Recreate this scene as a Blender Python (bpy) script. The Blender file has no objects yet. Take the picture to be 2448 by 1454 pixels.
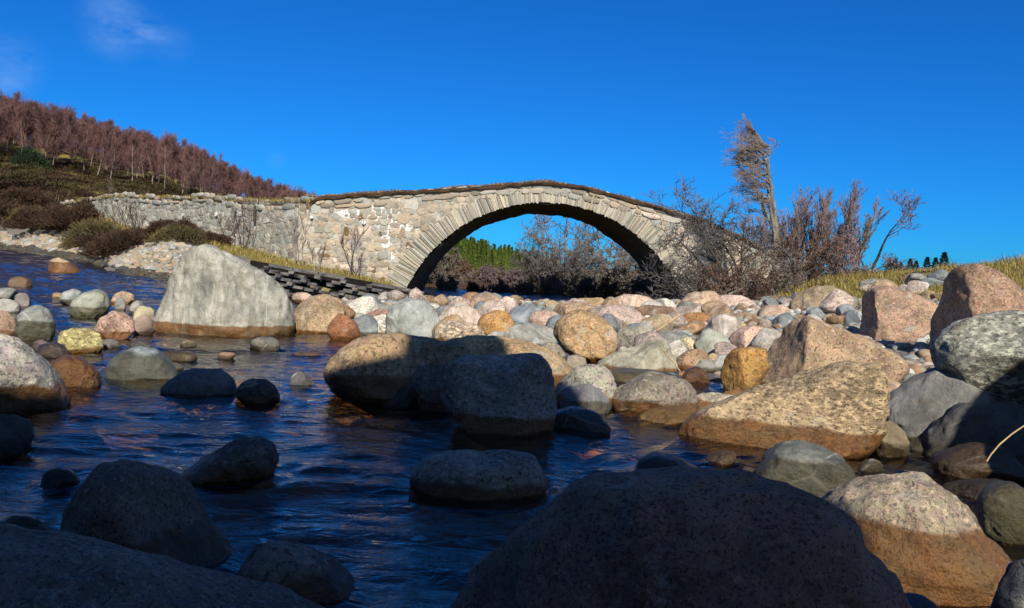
import bpy, math, random
import numpy as np
from mathutils import Matrix, Vector

# ------------------------------------------------------------------ camera
F = 1900.0; W = 2448.0; H = 1454.0
CAMH = 0.70
PITCH = math.atan(87.0 / F); ROLL = math.atan(120.0 / 2448.0)
r0 = np.array([1.0, 0, 0]); fw = np.array([0, math.cos(PITCH), -math.sin(PITCH)]); u0 = np.array([0, math.sin(PITCH), math.cos(PITCH)])
RV = math.cos(ROLL) * r0 + math.sin(ROLL) * u0
UV = math.cos(ROLL) * u0 - math.sin(ROLL) * r0
CAM = np.array([0, 0, CAMH])
scene = bpy.context.scene
C = scene.collection
cd = bpy.data.cameras.new('camera'); cam = bpy.data.objects.new('camera', cd); C.objects.link(cam)
M4 = Matrix.Identity(4)
for i in range(3):
    M4[i][0] = RV[i]; M4[i][1] = UV[i]; M4[i][2] = -fw[i]; M4[i][3] = CAM[i]
cam.matrix_world = M4
cd.sensor_width = 36; cd.lens = 36 * F / W; cd.clip_start = 0.05; cd.clip_end = 3000
scene.camera = cam

# ------------------------------------------------------------------ sky, sun, exposure
SUN_EL = math.radians(35); SUN_AZ = math.radians(9.7)      # azimuth east of due "behind the camera"
to_sun = np.array([math.sin(SUN_AZ) * math.cos(SUN_EL), -math.cos(SUN_AZ) * math.cos(SUN_EL), math.sin(SUN_EL)])
world = bpy.data.worlds.new('World'); scene.world = world; world.use_nodes = True
nt = world.node_tree; nt.nodes.clear()
wo = nt.nodes.new('ShaderNodeOutputWorld'); bg = nt.nodes.new('ShaderNodeBackground')
sky = nt.nodes.new('ShaderNodeTexSky'); sky.sky_type = 'NISHITA'; sky.sun_disc = False
sky.sun_elevation = SUN_EL; sky.sun_rotation = math.pi - SUN_AZ
sky.altitude = 400; sky.air_density = 1.0; sky.dust_density = 0.1; sky.ozone_density = 3.0
bg.inputs[1].default_value = 0.090
tint = nt.nodes.new('ShaderNodeMix'); tint.data_type = 'RGBA'; tint.blend_type = 'MULTIPLY'; tint.inputs[0].default_value = 1.0
tint.inputs[7].default_value = (0.05, 0.44, 1.02, 1)
nt.links.new(sky.outputs[0], tint.inputs[6])
# faint wisps of cloud low on the left
tc = nt.nodes.new('ShaderNodeTexCoord')
def wmath(op, a, b=None):
    n = nt.nodes.new('ShaderNodeMath'); n.operation = op
    for i, v in enumerate((a, b)):
        if v is None: continue
        if isinstance(v, (int, float)): n.inputs[i].default_value = v
        else: nt.links.new(v, n.inputs[i])
    n.use_clamp = op in ('SUBTRACT',) and False
    return n.outputs[0]
def ray(px, py): return fw + (px - W / 2) / F * RV + (H / 2 - py) / F * UV
wn = nt.nodes.new('ShaderNodeTexNoise'); wn.inputs['Scale'].default_value = 16; wn.inputs['Detail'].default_value = 6; wn.inputs['Roughness'].default_value = 0.62
mp = nt.nodes.new('ShaderNodeMapping'); mp.inputs['Scale'].default_value = (1, 1, 2.2)
nt.links.new(tc.outputs['Generated'], mp.inputs[0]); nt.links.new(mp.outputs[0], wn.inputs['Vector'])
dsun = nt.nodes.new('ShaderNodeVectorMath'); dsun.operation = 'DOT_PRODUCT'; nt.links.new(tc.outputs['Generated'], dsun.inputs[0]); dsun.inputs[1].default_value = tuple(to_sun)
msun = nt.nodes.new('ShaderNodeMapRange'); nt.links.new(dsun.outputs['Value'], msun.inputs[0]); msun.inputs[1].default_value = -.05; msun.inputs[2].default_value = .9
tcol = nt.nodes.new('ShaderNodeMix'); tcol.data_type = 'RGBA'; nt.links.new(msun.outputs[0], tcol.inputs[0]); tcol.inputs[6].default_value = (0.045, 0.43, 0.98, 1); tcol.inputs[7].default_value = (0.75, 0.85, 1.0, 1)
nt.links.new(tcol.outputs[2], tint.inputs[7])
acc = None
for (px, py, rad, amp) in ((275, 62, 0.045, 0.50), (355, 78, 0.03, 0.36), (410, 105, 0.03, 0.14), (20, 150, 0.045, 0.30), (0, 222, 0.03, 0.22), (660, 382, 0.015, .12), (1310, 545, 0.015, 0.25)):
    d = ray(px, py); d = d / np.linalg.norm(d)
    dn = nt.nodes.new('ShaderNodeVectorMath'); dn.operation = 'DISTANCE'
    nt.links.new(tc.outputs['Generated'], dn.inputs[0]); dn.inputs[1].default_value = tuple(d)
    mr = nt.nodes.new('ShaderNodeMapRange'); mr.interpolation_type = 'SMOOTHSTEP'
    nt.links.new(dn.outputs['Value'], mr.inputs[0]); mr.inputs[1].default_value = rad; mr.inputs[2].default_value = 0.0
    mr.inputs[3].default_value = 0; mr.inputs[4].default_value = amp
    acc = mr.outputs[0] if acc is None else wmath('ADD', acc, mr.outputs[0])
mr = nt.nodes.new('ShaderNodeMapRange'); nt.links.new(wn.outputs['Fac'], mr.inputs[0]); mr.inputs[1].default_value = .36; mr.inputs[2].default_value = .68
cm = wmath('MULTIPLY', acc, mr.outputs[0])
cmix = nt.nodes.new('ShaderNodeMix'); cmix.data_type = 'RGBA'
nt.links.new(cm, cmix.inputs[0]); nt.links.new(tint.outputs[2], cmix.inputs[6]); cmix.inputs[7].default_value = (2.6, 4.4, 8.0, 1)
nt.links.new(cmix.outputs[2], bg.inputs[0]); nt.links.new(bg.outputs[0], wo.inputs[0])
sl = bpy.data.lights.new('sun', 'SUN'); sl.energy = 4.6; sl.angle = math.radians(0.5); sl.color = (1.0, 0.93, 0.82)
so = bpy.data.objects.new('sun', sl); C.objects.link(so)
so.rotation_euler = Vector(to_sun).to_track_quat('Z', 'Y').to_euler()
so.location = (3, -10, 12)
scene.view_settings.view_transform = 'Standard'; scene.view_settings.look = 'None'
scene.view_settings.exposure = 0.35; scene.view_settings.gamma = 1.0
scene.cycles.max_bounces = 8; scene.cycles.transparent_max_bounces = 16
scene.cycles.caustics_reflective = False; scene.cycles.caustics_refractive = False

# ------------------------------------------------------------------ helpers
def hor(px): return 580 + px * (120.0 / 2448.0)
def P(px, py, Y):
    d = ray(px, py); return CAM + d * (Y / d[1])
def onz(px, py, z=0.0):
    d = ray(px, py); return CAM + d * ((z - CAMH) / d[2])
def _h(ix, iy, iz, s):
    n = (ix * 374761393 + iy * 668265263 + iz * 2147483647 + s * 1274126177) & 0xffffffff
    n = ((n ^ (n >> 13)) * 1274126177) & 0xffffffff
    n = (n ^ (n >> 16)) & 0xffff
    return n / 65535.0
def vnoise(p, seed=0):
    p = np.asarray(p, float); f = np.floor(p); i = f.astype(np.int64); t = p - f; t = t * t * (3 - 2 * t)
    out = 0
    for a in (0, 1):
        wa = t[..., 0] if a else 1 - t[..., 0]
        for b in (0, 1):
            wb = t[..., 1] if b else 1 - t[..., 1]
            for c in (0, 1):
                wc = t[..., 2] if c else 1 - t[..., 2]
                out = out + wa * wb * wc * _h(i[..., 0] + a, i[..., 1] + b, i[..., 2] + c, seed)
    return out * 2 - 1
def fbm(p, o=4, seed=0, g=0.5):
    p = np.asarray(p, float); a = 1; s = 0; k = 1
    for i in range(o):
        s = s + a * vnoise(p * k + 17.3 * i, seed + i); a *= g; k *= 2.03
    return s
def p2(x, y, k=1.0): 
    x, y = np.broadcast_arrays(x, y); return np.stack([x * k, y * k, np.zeros_like(x)], -1)
def sstep(x, a, b):
    t = np.clip((x - a) / (b - a), 0, 1); return t * t * (3 - 2 * t)

def mesh(name, V, Fc, smooth=True, cols=None, mats=()):
    """V (n,3); Fc (m,k) array or list of arrays (k=3/4); cols per-vertex rgb"""
    me = bpy.data.meshes.new(name)
    V = np.asarray(V, np.float32)
    if not isinstance(Fc, list): Fc = [Fc]
    Fc = [np.asarray(f, np.int32) for f in Fc if len(f)]
    loops = np.concatenate([f.ravel() for f in Fc]); cnt = np.concatenate([np.full(len(f), f.shape[1], np.int32) for f in Fc])
    st = np.concatenate([[0], np.cumsum(cnt)[:-1]]).astype(np.int32)
    me.vertices.add(len(V)); me.vertices.foreach_set('co', V.ravel())
    me.loops.add(len(loops)); me.loops.foreach_set('vertex_index', loops)
    me.polygons.add(len(cnt)); me.polygons.foreach_set('loop_start', st)
    try: me.polygons.foreach_set('loop_total', cnt)
    except Exception: pass
    me.polygons.foreach_set('use_smooth', np.full(len(cnt), smooth))
    if cols is not None:
        a = me.color_attributes.new('col', 'FLOAT_COLOR', 'POINT')
        c4 = np.ones((len(V), 4), np.float32); c4[:, :3] = cols
        a.data.foreach_set('color', c4.ravel())
    me.update(calc_edges=True); me.validate()
    for m in mats: me.materials.append(m)
    return me
def obj(name, me, parent=None, loc=None):
    o = bpy.data.objects.new(name, me); C.objects.link(o)
    if loc is not None: o.location = tuple(loc)
    if parent is not None: o.parent = parent
    return o
def tag(o, label=None, cat=None, group=None, kind=None):
    if label: o['label'] = label
    if cat: o['category'] = cat
    if group: o['group'] = group
    if kind: o['kind'] = kind
    return o
def empty(name, loc):
    o = bpy.data.objects.new(name, None); C.objects.link(o); o.location = tuple(loc); o.empty_display_size = .2; return o

# ------------------------------------------------------------------ node helpers
class NM:
    def __init__(s, name):
        s.m = bpy.data.materials.new(name); s.m.use_nodes = True; s.t = s.m.node_tree; s.t.nodes.clear()
        s.out = s.n('ShaderNodeOutputMaterial')
    def n(s, t, **k):
        x = s.t.nodes.new(t)
        for a, b in k.items(): setattr(x, a, b)
        return x
    def set(s, sock, v):
        if v is None: return
        if hasattr(v, 'is_output'): s.t.links.new(v, sock)
        elif isinstance(v, (tuple, list)) and len(v) == 3 and sock.type == 'RGBA': sock.default_value = (*v, 1)
        else: sock.default_value = v
    def math(s, op, a, b=0.0, c=None, clamp=False):
        x = s.n('ShaderNodeMath', operation=op); x.use_clamp = clamp
        s.set(x.inputs[0], a); s.set(x.inputs[1], b)
        if c is not None: s.set(x.inputs[2], c)
        return x.outputs[0]
    def mix(s, f, a, b, mode='MIX'):
        x = s.n('ShaderNodeMix', data_type='RGBA', blend_type=mode)
        s.set(x.inputs[0], f); s.set(x.inputs[6], a); s.set(x.inputs[7], b); return x.outputs[2]
    def mr(s, v, a, b, c=0.0, d=1.0, smooth=False):
        x = s.n('ShaderNodeMapRange'); 
        if smooth: x.interpolation_type = 'SMOOTHSTEP'
        s.set(x.inputs[0], v)
        for i, q in enumerate((a, b, c, d)): s.set(x.inputs[i + 1], q)
        return x.outputs[0]
    def noise(s, vec, scale, detail=4, rough=.55, dist=0.0, col=False):
        x = s.n('ShaderNodeTexNoise'); s.set(x.inputs['Vector'], vec); x.inputs['Scale'].default_value = scale
        x.inputs['Detail'].default_value = detail; x.inputs['Roughness'].default_value = rough; x.inputs['Distortion'].default_value = dist
        return x.outputs['Color' if col else 'Fac']
    def vor(s, vec, scale, feat='F1', out='Distance', rnd=1.0):
        x = s.n('ShaderNodeTexVoronoi', feature=feat); s.set(x.inputs['Vector'], vec); x.inputs['Scale'].default_value = scale
        x.inputs['Randomness'].default_value = rnd
        return x.outputs[out]
    def bump(s, h, strength=.5, dist=.02, normal=None):
        x = s.n('ShaderNodeBump'); s.set(x.inputs['Height'], h); x.inputs['Strength'].default_value = strength; x.inputs['Distance'].default_value = dist
        if normal is not None: s.set(x.inputs['Normal'], normal)
        return x.outputs[0]
    def bsdf(s, col, rough=.85, normal=None, spec=.3, **k):
        b = s.n('ShaderNodeBsdfPrincipled'); s.set(b.inputs['Base Color'], col); s.set(b.inputs['Roughness'], rough)
        s.set(b.inputs['Specular IOR Level'], spec)
        if normal is not None: s.set(b.inputs['Normal'], normal)
        for a, v in k.items(): s.set(b.inputs[a], v)
        return b.outputs[0]
    def done(s, sh):
        s.t.links.new(sh, s.out.inputs[0]); return s.m

# ------------------------------------------------------------------ rock materials (per-object colour, wet height, random)
def rock_mat(kind):
    m = NM('rock_' + kind)
    oi = m.n('ShaderNodeObjectInfo'); tcn = m.n('ShaderNodeTexCoord'); geo = m.n('ShaderNodeNewGeometry')
    wet = m.n('ShaderNodeAttribute', attribute_type='OBJECT', attribute_name='wet').outputs['Fac']
    grain = m.n('ShaderNodeAttribute', attribute_type='OBJECT', attribute_name='grain').outputs['Fac']
    off = m.n('ShaderNodeVectorMath', operation='SCALE'); m.set(off.inputs[0], (31.0, 17.0, 23.0)); m.set(off.inputs['Scale'], oi.outputs['Random'])
    va = m.n('ShaderNodeVectorMath', operation='ADD'); m.set(va.inputs[0], tcn.outputs['Object']); m.set(va.inputs[1], off.outputs[0])
    vec = va.outputs[0]
    vs = m.n('ShaderNodeVectorMath', operation='SCALE'); m.set(vs.inputs[0], vec); m.set(vs.inputs['Scale'], grain)
    gv = vs.outputs[0]
    base = oi.outputs['Color']
    big = m.noise(vec, 3.4, 9, .66, .4)
    mid = m.noise(vec, 12, 8, .74)
    c = m.mix(m.mr(big, .38, .62), m.mix(1.0, base, (.58, .58, .56), 'MULTIPLY'), m.mix(1.0, base, (1.28, 1.22, 1.14), 'MULTIPLY'))
    c = m.mix(m.mr(mid, .50, .66, 0, .65), c, m.mix(1.0, base, (.42, .38, .33), 'MULTIPLY'))
    h = m.math('ADD', m.math('MULTIPLY', big, .8), m.math('MULTIPLY', mid, .35))
    if kind == 'granite':
        nc_ = m.noise(gv, 24, 3, .7, 0, True); c = m.mix(.26, c, m.mix(1.0, c, m.mix(1.0, nc_, (2.1, 2.0, 2.0), 'MULTIPLY'), 'MULTIPLY'))
        sp = m.noise(gv, 62, 2, .7); sp2 = m.noise(gv, 34, 3, .75); vz = m.vor(gv, 52, out='Color')
        c = m.mix(m.mr(sp2, .54, .64, 0, .6), c, m.mix(1.0, base, (1.75, 1.6, 1.5), 'MULTIPLY'))
        c = m.mix(m.mr(sp, .54, .63, 0, .78), c, m.mix(1.0, base, (.22, .23, .25), 'MULTIPLY'))
        h = m.math('ADD', h, m.math('MULTIPLY', sp, .14))
    elif kind == 'coarse':      # big black and white crystals
        sv = m.n('ShaderNodeMapping'); m.set(sv.inputs[0], gv); sv.inputs['Scale'].default_value = (1, 1, 1.9); sv.inputs['Rotation'].default_value = (.2, .5, .1)
        sp = m.noise(sv.outputs[0], 26, 3, .75); sp2 = m.noise(sv.outputs[0], 20, 3, .7)
        c = m.mix(m.mr(sp2, .50, .60, 0, .8), c, m.mix(1.0, base, (1.9, 1.85, 1.7), 'MULTIPLY'))
        c = m.mix(m.mr(sp, .53, .60, 0, .8), c, m.mix(1.0, base, (.20, .20, .19), 'MULTIPLY'))
        h = m.math('ADD', h, m.math('MULTIPLY', sp, .25))
    elif kind == 'banded':
        mpn = m.n('ShaderNodeMapping'); m.set(mpn.inputs[0], vec); mpn.inputs['Rotation'].default_value = (.15, .55, .2); mpn.inputs['Scale'].default_value = (11, 6, 1.3)
        wf = m.noise(mpn.outputs[0], 1.5, 7, .66, 1.1); wf2 = m.noise(mpn.outputs[0], .5, 3, .6, 1.6)
        c = m.mix(m.mr(wf, .52, .64, 0, .6), c, m.mix(1.0, base, (.50, .48, .43), 'MULTIPLY'))
        c = m.mix(m.mr(wf, .47, .37, 0, .55), c, m.mix(1.0, base, (1.5, 1.48, 1.42), 'MULTIPLY'))
        c = m.mix(m.mr(wf2, .54, .60, 0, .45), c, m.mix(1.0, base, (.60, .53, .40), 'MULTIPLY'))
        sp = m.noise(gv, 70, 2, .7)
        c = m.mix(m.mr(sp, .56, .66, 0, .5), c, m.mix(1.0, base, (.4, .4, .4), 'MULTIPLY'))
        pass
    else:                      # smooth, with thin pale veins
        vx = m.vor(vec, 3.0, 'DISTANCE_TO_EDGE')
        vm = m.math('MULTIPLY', m.mr(vx, .02, .0, 0, .6), m.mr(m.noise(vec, 4, 2), .5, .62))
        c = m.mix(vm, c, (.62, .62, .60))
        sp = m.noise(gv, 90, 2, .6)
        c = m.mix(m.mr(sp, .55, .66, 0, .35), c, m.mix(1.0, base, (.45, .45, .45), 'MULTIPLY'))
    if kind != 'smooth':       # fine cracks
        dv_ = m.n('ShaderNodeVectorMath', operation='ADD'); m.set(dv_.inputs[0], vec); nzc = m.n('ShaderNodeVectorMath', operation='SCALE'); m.set(nzc.inputs[0], m.noise(vec, 5, 4, .7, 0, True)); nzc.inputs['Scale'].default_value = .35; m.set(dv_.inputs[1], nzc.outputs[0])
        ce = m.vor(dv_.outputs[0], 2.6, 'DISTANCE_TO_EDGE'); ck = m.math('MULTIPLY', m.mr(ce, .016, .004), m.mr(m.noise(vec, 2.4, 3), .54, .62))
        c = m.mix(m.math('MULTIPLY', ck, .45), c, m.mix(1.0, base, (.22, .18, .14), 'MULTIPLY')); h = m.math('SUBTRACT', h, m.math('MULTIPLY', ck, .12))
    if kind != 'smooth':
        lc = m.noise(vec, 4.2, 8, .78, .5); c = m.mix(m.mr(lc, .57, .62, 0, .38), c, (.50, .49, .42))
    # lichen / stain blotches
    st = m.noise(vec, 6.5, 3, .6, .8)
    c = m.mix(m.mr(st, .62, .70, 0, .35), c, (.16, .11, .055))
    # wet band near the water: darker, browner, shiny
    sx = m.n('ShaderNodeSeparateXYZ'); m.set(sx.inputs[0], geo.outputs['Position'])
    zz = m.math('ADD', sx.outputs[2], m.math('MULTIPLY', m.math('SUBTRACT', m.noise(vec, 7, 4), .5), .06))
    wm = m.mr(m.math('SUBTRACT', wet, zz), -.006, .012, smooth=True)
    wc = m.mix(.5, m.mix(1.0, c, (.50, .30, .14), 'MULTIPLY'), (.17, .065, .010)) if kind != 'smooth' else m.mix(.12, m.mix(1.0, c, (.36, .34, .26), 'MULTIPLY'), (.12, .07, .02))
    wc = m.mix(m.mr(m.noise(vec, 9, 3), .4, .65, 0, .6), wc, m.mix(1.0, c, (.26, .24, .16), 'MULTIPLY'))
    c = m.mix(wm, c, wc)
    rough = m.mr(wm, 0, 1, .90, .36)
    nrm = m.bump(h, .9, .05)
    nrm = m.bump(m.noise(gv, 75, 5, .75), .7, .008, nrm)
    return m.done(m.bsdf(c, rough, nrm, m.mr(wm, 0, 1, .2, .5)))
RM = {k: rock_mat(k) for k in ('granite', 'coarse', 'banded', 'smooth')}

def vcol_mat(name, noise_scale=20, amt=.4, rough=.9, bumps=.3, tr=0.0, bd=.01):
    m = NM(name); a = m.n('ShaderNodeAttribute', attribute_name='col').outputs['Color']
    geo = m.n('ShaderNodeNewGeometry'); n = m.noise(geo.outputs['Position'], noise_scale, 4, .6)
    c = m.mix(m.mr(n, .3, .7, 0, amt), a, m.mix(1.0, a, (.45, .44, .42), 'MULTIPLY'))
    return m.done(m.bsdf(c, rough, m.bump(n, bumps, bd) if bumps else None, .2))
MAT_STONE = vcol_mat('rubble_stone', 22, .55, .9, .6, bd=.02)
MAT_GRAVEL = vcol_mat('gravel', 30, .5, .85, .4)
MAT_GRASS = vcol_mat('dry_grass', 3, .5, .9, 0)

def flat_mat(name, c1, c2, scale=8, rough=.9, bd=.01, stretch=None):
    m = NM(name); t = m.n('ShaderNodeTexCoord'); v = t.outputs['Object']; oi = m.n('ShaderNodeObjectInfo')
    if stretch:
        mpn = m.n('ShaderNodeMapping'); m.set(mpn.inputs[0], v); mpn.inputs['Scale'].default_value = stretch; v = mpn.outputs[0]
    n = m.noise(v, scale, 4, .65)
    c = m.mix(m.mr(n, .35, .65), c1, c2)
    c = m.mix(1.0, c, m.mix(oi.outputs['Random'], (.75, .76, .8), (1.2, 1.15, 1.1)), 'MULTIPLY')
    return m.done(m.bsdf(c, rough, m.bump(n, .5, bd), .2))
MAT_BARK = flat_mat('bark_grey', (.11, .10, .075), (.30, .28, .22), 14, .9, .01, (1, 1, .3))
MAT_BARKD = flat_mat('bark_dark', (.035, .028, .022), (.10, .085, .06), 14)
MAT_BIRCH = flat_mat('bark_birch', (.36, .33, .28), (.17, .14, .12), 5, .8, .01, (1, 1, 2))
MAT_TWIG_P = flat_mat('twigs_purple', (.15, .105, .11), (.24, .175, .175), 3)
MAT_TWIG_B = flat_mat('twigs_birch', (.12, .060, .056), (.20, .115, .10), 3)
MAT_TWIG_G = flat_mat('twigs_grey', (.10, .085, .075), (.20, .175, .155), 3)
MAT_TWIG_R = flat_mat('twigs_russet', (.10, .055, .035), (.17, .10, .065), 3)
MAT_TWIG_T = flat_mat('twigs_tan', (.14, .11, .09), (.23, .185, .15), 3)
MAT_PINE = flat_mat('pine_needles', (.055, .10, .015), (.13, .17, .03), .5)
MAT_PINED = flat_mat('spruce_needles', (.012, .028, .012), (.03, .055, .02), 1)
MAT_HEATH = flat_mat('heather', (.035, .020, .014), (.085, .050, .028), 4)
MAT_HEATH2 = flat_mat('heather_green', (.06, .055, .02), (.13, .10, .045), 4)
MAT_TIMBER = flat_mat('weathered_timber', (.025, .022, .022), (.22, .21, .19), 5, .9, .01, (.5, 3, 3))
MAT_WHITE = flat_mat('white_paint', (.75, .75, .73), (.6, .6, .58), 20)
MAT_STRAW = flat_mat('dry_stem', (.55, .42, .22), (.42, .30, .15), 30)

YB = 22.0; YBK = 26.6
def bp(px, py): q = P(px, py, YB); return q[0], q[2]
jx = bp(742, 500)[0]
WA = np.array([jx, YB + .12]); WBp = P(150, 480, 35.0); WB = np.array([WBp[0], WBp[1]]); WLn = np.linalg.norm(WB - WA); wd = (WB - WA) / WLn; wnv = np.array([wd[1], -wd[0]])
if wnv[1] > 0: wnv = -wnv
def wpt(s, z, o=0): q = WA + wd * s + wnv * o; return (q[0], q[1], z)
def spx(px):      # distance along the wall at which it crosses photo column px
    u_ = P(px, hor(px), 10)[0] / 10; s = (u_ * WA[1] - WA[0]) / (wd[0] - u_ * wd[1]); return s
tp = sorted([(spx(px), P(px, py, (WA + wd * spx(px))[1])[2]) for px, py in ((742,488),(700,487),(640,489),(612,487),(560,484),(480,480),(400,477),(320,475),(250,476),(200,482),(150,495))])
ts_ = np.array([a for a, b in tp]); tzz = np.array([b for a, b in tp])
def wtop(s): return np.interp(s, ts_, tzz)

# ------------------------------------------------------------------ terrain height, in columns (azimuth) x distance
def zz(px, py, Y): return CAMH + (hor(px) - py) * Y / F
COLS = [
 (-500, [(1,-.40),(20,-.3),(30,.1),(36,.6),(38,1.2),(45,5),(60,8),(85,13),(110,12.5),(300,12)]),
 (0,    [(1,-.40),(9,-.38),(20,-.2),(30,.1),(32.5,.38),(33.5,.60),(35,.92),(37,2.2),(39,3.0),(45,3.9),(60,6.8),(85,12.6),(110,12.6),(300,12)]),
 (200,  [(1,-.40),(9,-.36),(18,-.2),(25,.0),(26.3,.28),(27.5,.55),(29,.95),(31,1.6),(34,2.35),(38,2.7),(45,3.5),(60,6.2),(85,11.0),(110,11),(300,10)]),
 (400,  [(1,-.42),(9,-.36),(15,-.25),(17.5,-.05),(18.3,.15),(20,.75),(22,1.12),(26,1.38),(27.9,1.45),(34,1.9),(45,3.6),(60,5.2),(85,9.0),(110,9),(300,8)]),
 (560,  [(1,-.42),(9,-.34),(14.5,-.3),(16.6,-.1),(17.2,.1),(18.5,.62),(20,.74),(24.8,.92),(32,1.2),(45,2.4),(60,3.9),(85,6.9),(110,6.9),(300,4)]),
 (640,  [(1,-.42),(7,-.3),(10,-.2),(15,-.45),(17.8,-.4),(18.2,.5),(19,.58),(23.6,.72),(30,1.1),(45,2.2),(60,3.2),(85,5.6),(110,5.6),(300,3)]),
 (760,  [(1,-.42),(6.8,-.32),(8.5,-.02),(12,.0),(14,-.1),(15.4,-.5),(17.5,-.5),(17.85,.36),(18.5,.40),(22,.45),(25,.6),(45,1.6),(60,2.4),(85,4.6),(110,4.6),(300,2)]),
 (930,  [(1,-.42),(6.8,-.32),(8.0,-.02),(12,.02),(15,.0),(16.3,-.4),(17.2,-.5),(17.6,.1),(18.2,.15),(22,.1),(27,.1),(45,.9),(85,1.5),(300,3)]),
 (1000, [(1,-.42),(7.0,-.32),(8.2,-.02),(12,.02),(15,.0),(17,-.35),(22,-.5),(28,-.4),(31,-.1),(60,-.1),(80,.7),(120,3.2),(180,5.0),(260,6),(400,6)]),
 (1150, [(1,-.42),(6.8,-.32),(8.0,.0),(12,.02),(16,.05),(18,-.3),(28,-.5),(32,-.12),(60,-.12),(80,.25),(120,1.5),(180,2.4),(260,2.6),(400,2.6)]),
 (1290, [(1,-.42),(6.8,-.32),(8.0,.0),(12,.02),(16,.05),(18,-.3),(28,-.5),(32,-.12),(60,-.12),(120,.1),(180,.4),(260,.4),(400,.4)]),
 (1500, [(1,-.42),(5.0,-.28),(6.2,.0),(12,.04),(16,.06),(18,-.3),(28,-.4),(31,-.1),(60,.1),(100,.5),(260,.8),(400,.8)]),
 (1640, [(1,-.40),(4.2,-.25),(6.0,.0),(12,.05),(17,.10),(20,-.1),(24,.2),(34,.5),(60,.9),(260,1),(400,1)]),
 (1800, [(1,-.36),(3.6,-.22),(5.6,.02),(12,.08),(17,.18),(19,.35),(24,.6),(60,.9),(260,.9),(400,.9)]),
 (2000, [(1,-.36),(3.3,-.26),(4.8,.03),(8,.12),(13,.32),(16,.55),(20,zz(2000,662,20)),(30,.95),(60,.8),(300,.7)]),
 (2250, [(1,-.36),(3.4,-.28),(4.4,.05),(8,.2),(11,.45),(14,.75),(18,zz(2250,642,18)),(30,1.1),(60,.9),(300,.8)]),
 (2448, [(1,-.36),(3.3,-.26),(4.3,.08),(8,.3),(10,.6),(14,zz(2448,626,14)),(22,1.4),(60,1),(300,.9)]),
 (3000, [(1,-.34),(2.6,-.2),(3.6,.2),(8,.6),(10,.9),(14,1.6),(22,1.8),(60,1.5),(300,1.2)]),
]
YS = np.concatenate([np.arange(0.5, 40, .1), np.arange(40, 400, 1.0)])
_cu = np.array([(p[0] - W/2) / F for p in COLS]); 
_tab = []
for _, pl in COLS:
    a = np.array(pl, float); z = np.interp(YS, a[:, 0], a[:, 1])
    k = np.ones(5) / 5; zp = np.concatenate([[z[0]]*2, z, [z[-1]]*2]); z = np.convolve(zp, k, 'valid'); _tab.append(z)
_tab = np.array(_tab)
def ground(X, Y, rough=True):
    X = np.asarray(X, float); Y = np.asarray(Y, float); Yc = np.clip(Y, 1.0, 399)
    u = X / np.maximum(Y, 1.2); 
    u = np.clip(u, _cu[0], _cu[-1]); j = np.clip(np.searchsorted(_cu, u) - 1, 0, len(_cu) - 2)
    t = (u - _cu[j]) / (_cu[j+1] - _cu[j])
    fi = np.interp(Yc, YS, np.arange(len(YS))); i = np.clip(fi.astype(int), 0, len(YS) - 2); s = fi - i
    z = (1-t)*((1-s)*_tab[j, i] + s*_tab[j, i+1]) + t*((1-s)*_tab[j+1, i] + s*_tab[j+1, i+1])
    sw = (X - WA[0]) * wd[0] + (Y - WA[1]) * wd[1]; ow = -((X - WA[0]) * wnv[0] + (Y - WA[1]) * wnv[1])
    beh = sstep(ow, .2, .5) * (1 - sstep(ow, 5, 14)) * sstep(sw, -.5, 0) * (1 - sstep(X, -5.6, -4.8)) * (1 - sstep(sw, WLn - 3, WLn + 1))
    z = z + beh * np.maximum(wtop(sw) - .12 - z, 0)
    if rough:
        amp = np.clip(Y / 30, .25, 5)
        z = z + .035 * fbm(p2(X, Y, 1.3), 3, 5) * np.clip(amp, .6, 2.5) + sstep(Yc, 19, 40) * .18 * fbm(p2(X, Y, .45), 3, 9) + sstep(Yc, 50, 90) * .5 * fbm(p2(X, Y, .13), 3, 2)
    return z
def water_z(X, Y):
    u = X / np.maximum(Y, 1.2)
    up = .40 * sstep(Y, 9, 33) * np.clip((-u - .30) / .30, 0, 1.2)
    down = -.22 * sstep(Y, 10, 15.5) * sstep(u, -.40, -.30)
    return up + down

def axis(segs):
    out = [segs[0][0]]
    for a, b, d in segs:
        n = max(1, int(round((b - a) / d))); out += list(a + (b - a) * (np.arange(1, n + 1) / n))
    return np.array(out)
def grid_mesh(name, xs, ys, zf, **k):
    X, Y = np.meshgrid(xs, ys); Z = zf(X, Y); V = np.stack([X, Y, Z], -1).reshape(-1, 3)
    nx, ny = len(xs), len(ys); i = np.arange(nx - 1)[None, :] + nx * np.arange(ny - 1)[:, None]; i = i.ravel()
    return V, np.stack([i, i + 1, i + 1 + nx, i + nx], -1)
gx = axis([(-400,-80,16),(-80,-26,1.2),(-26,-12,.3),(-12,8,.12),(8,16,.3),(16,60,2),(60,400,17)])
gy = axis([(-60,-2,3),(-2,1,.5),(1,16,.12),(16,24,.1),(24,40,.25),(40,100,1.2),(100,400,8)])
V, Fq = grid_mesh('ground', gx, gy, ground)
X, Y, Z = V.T
u = X / np.maximum(Y, 1.2)
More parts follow.
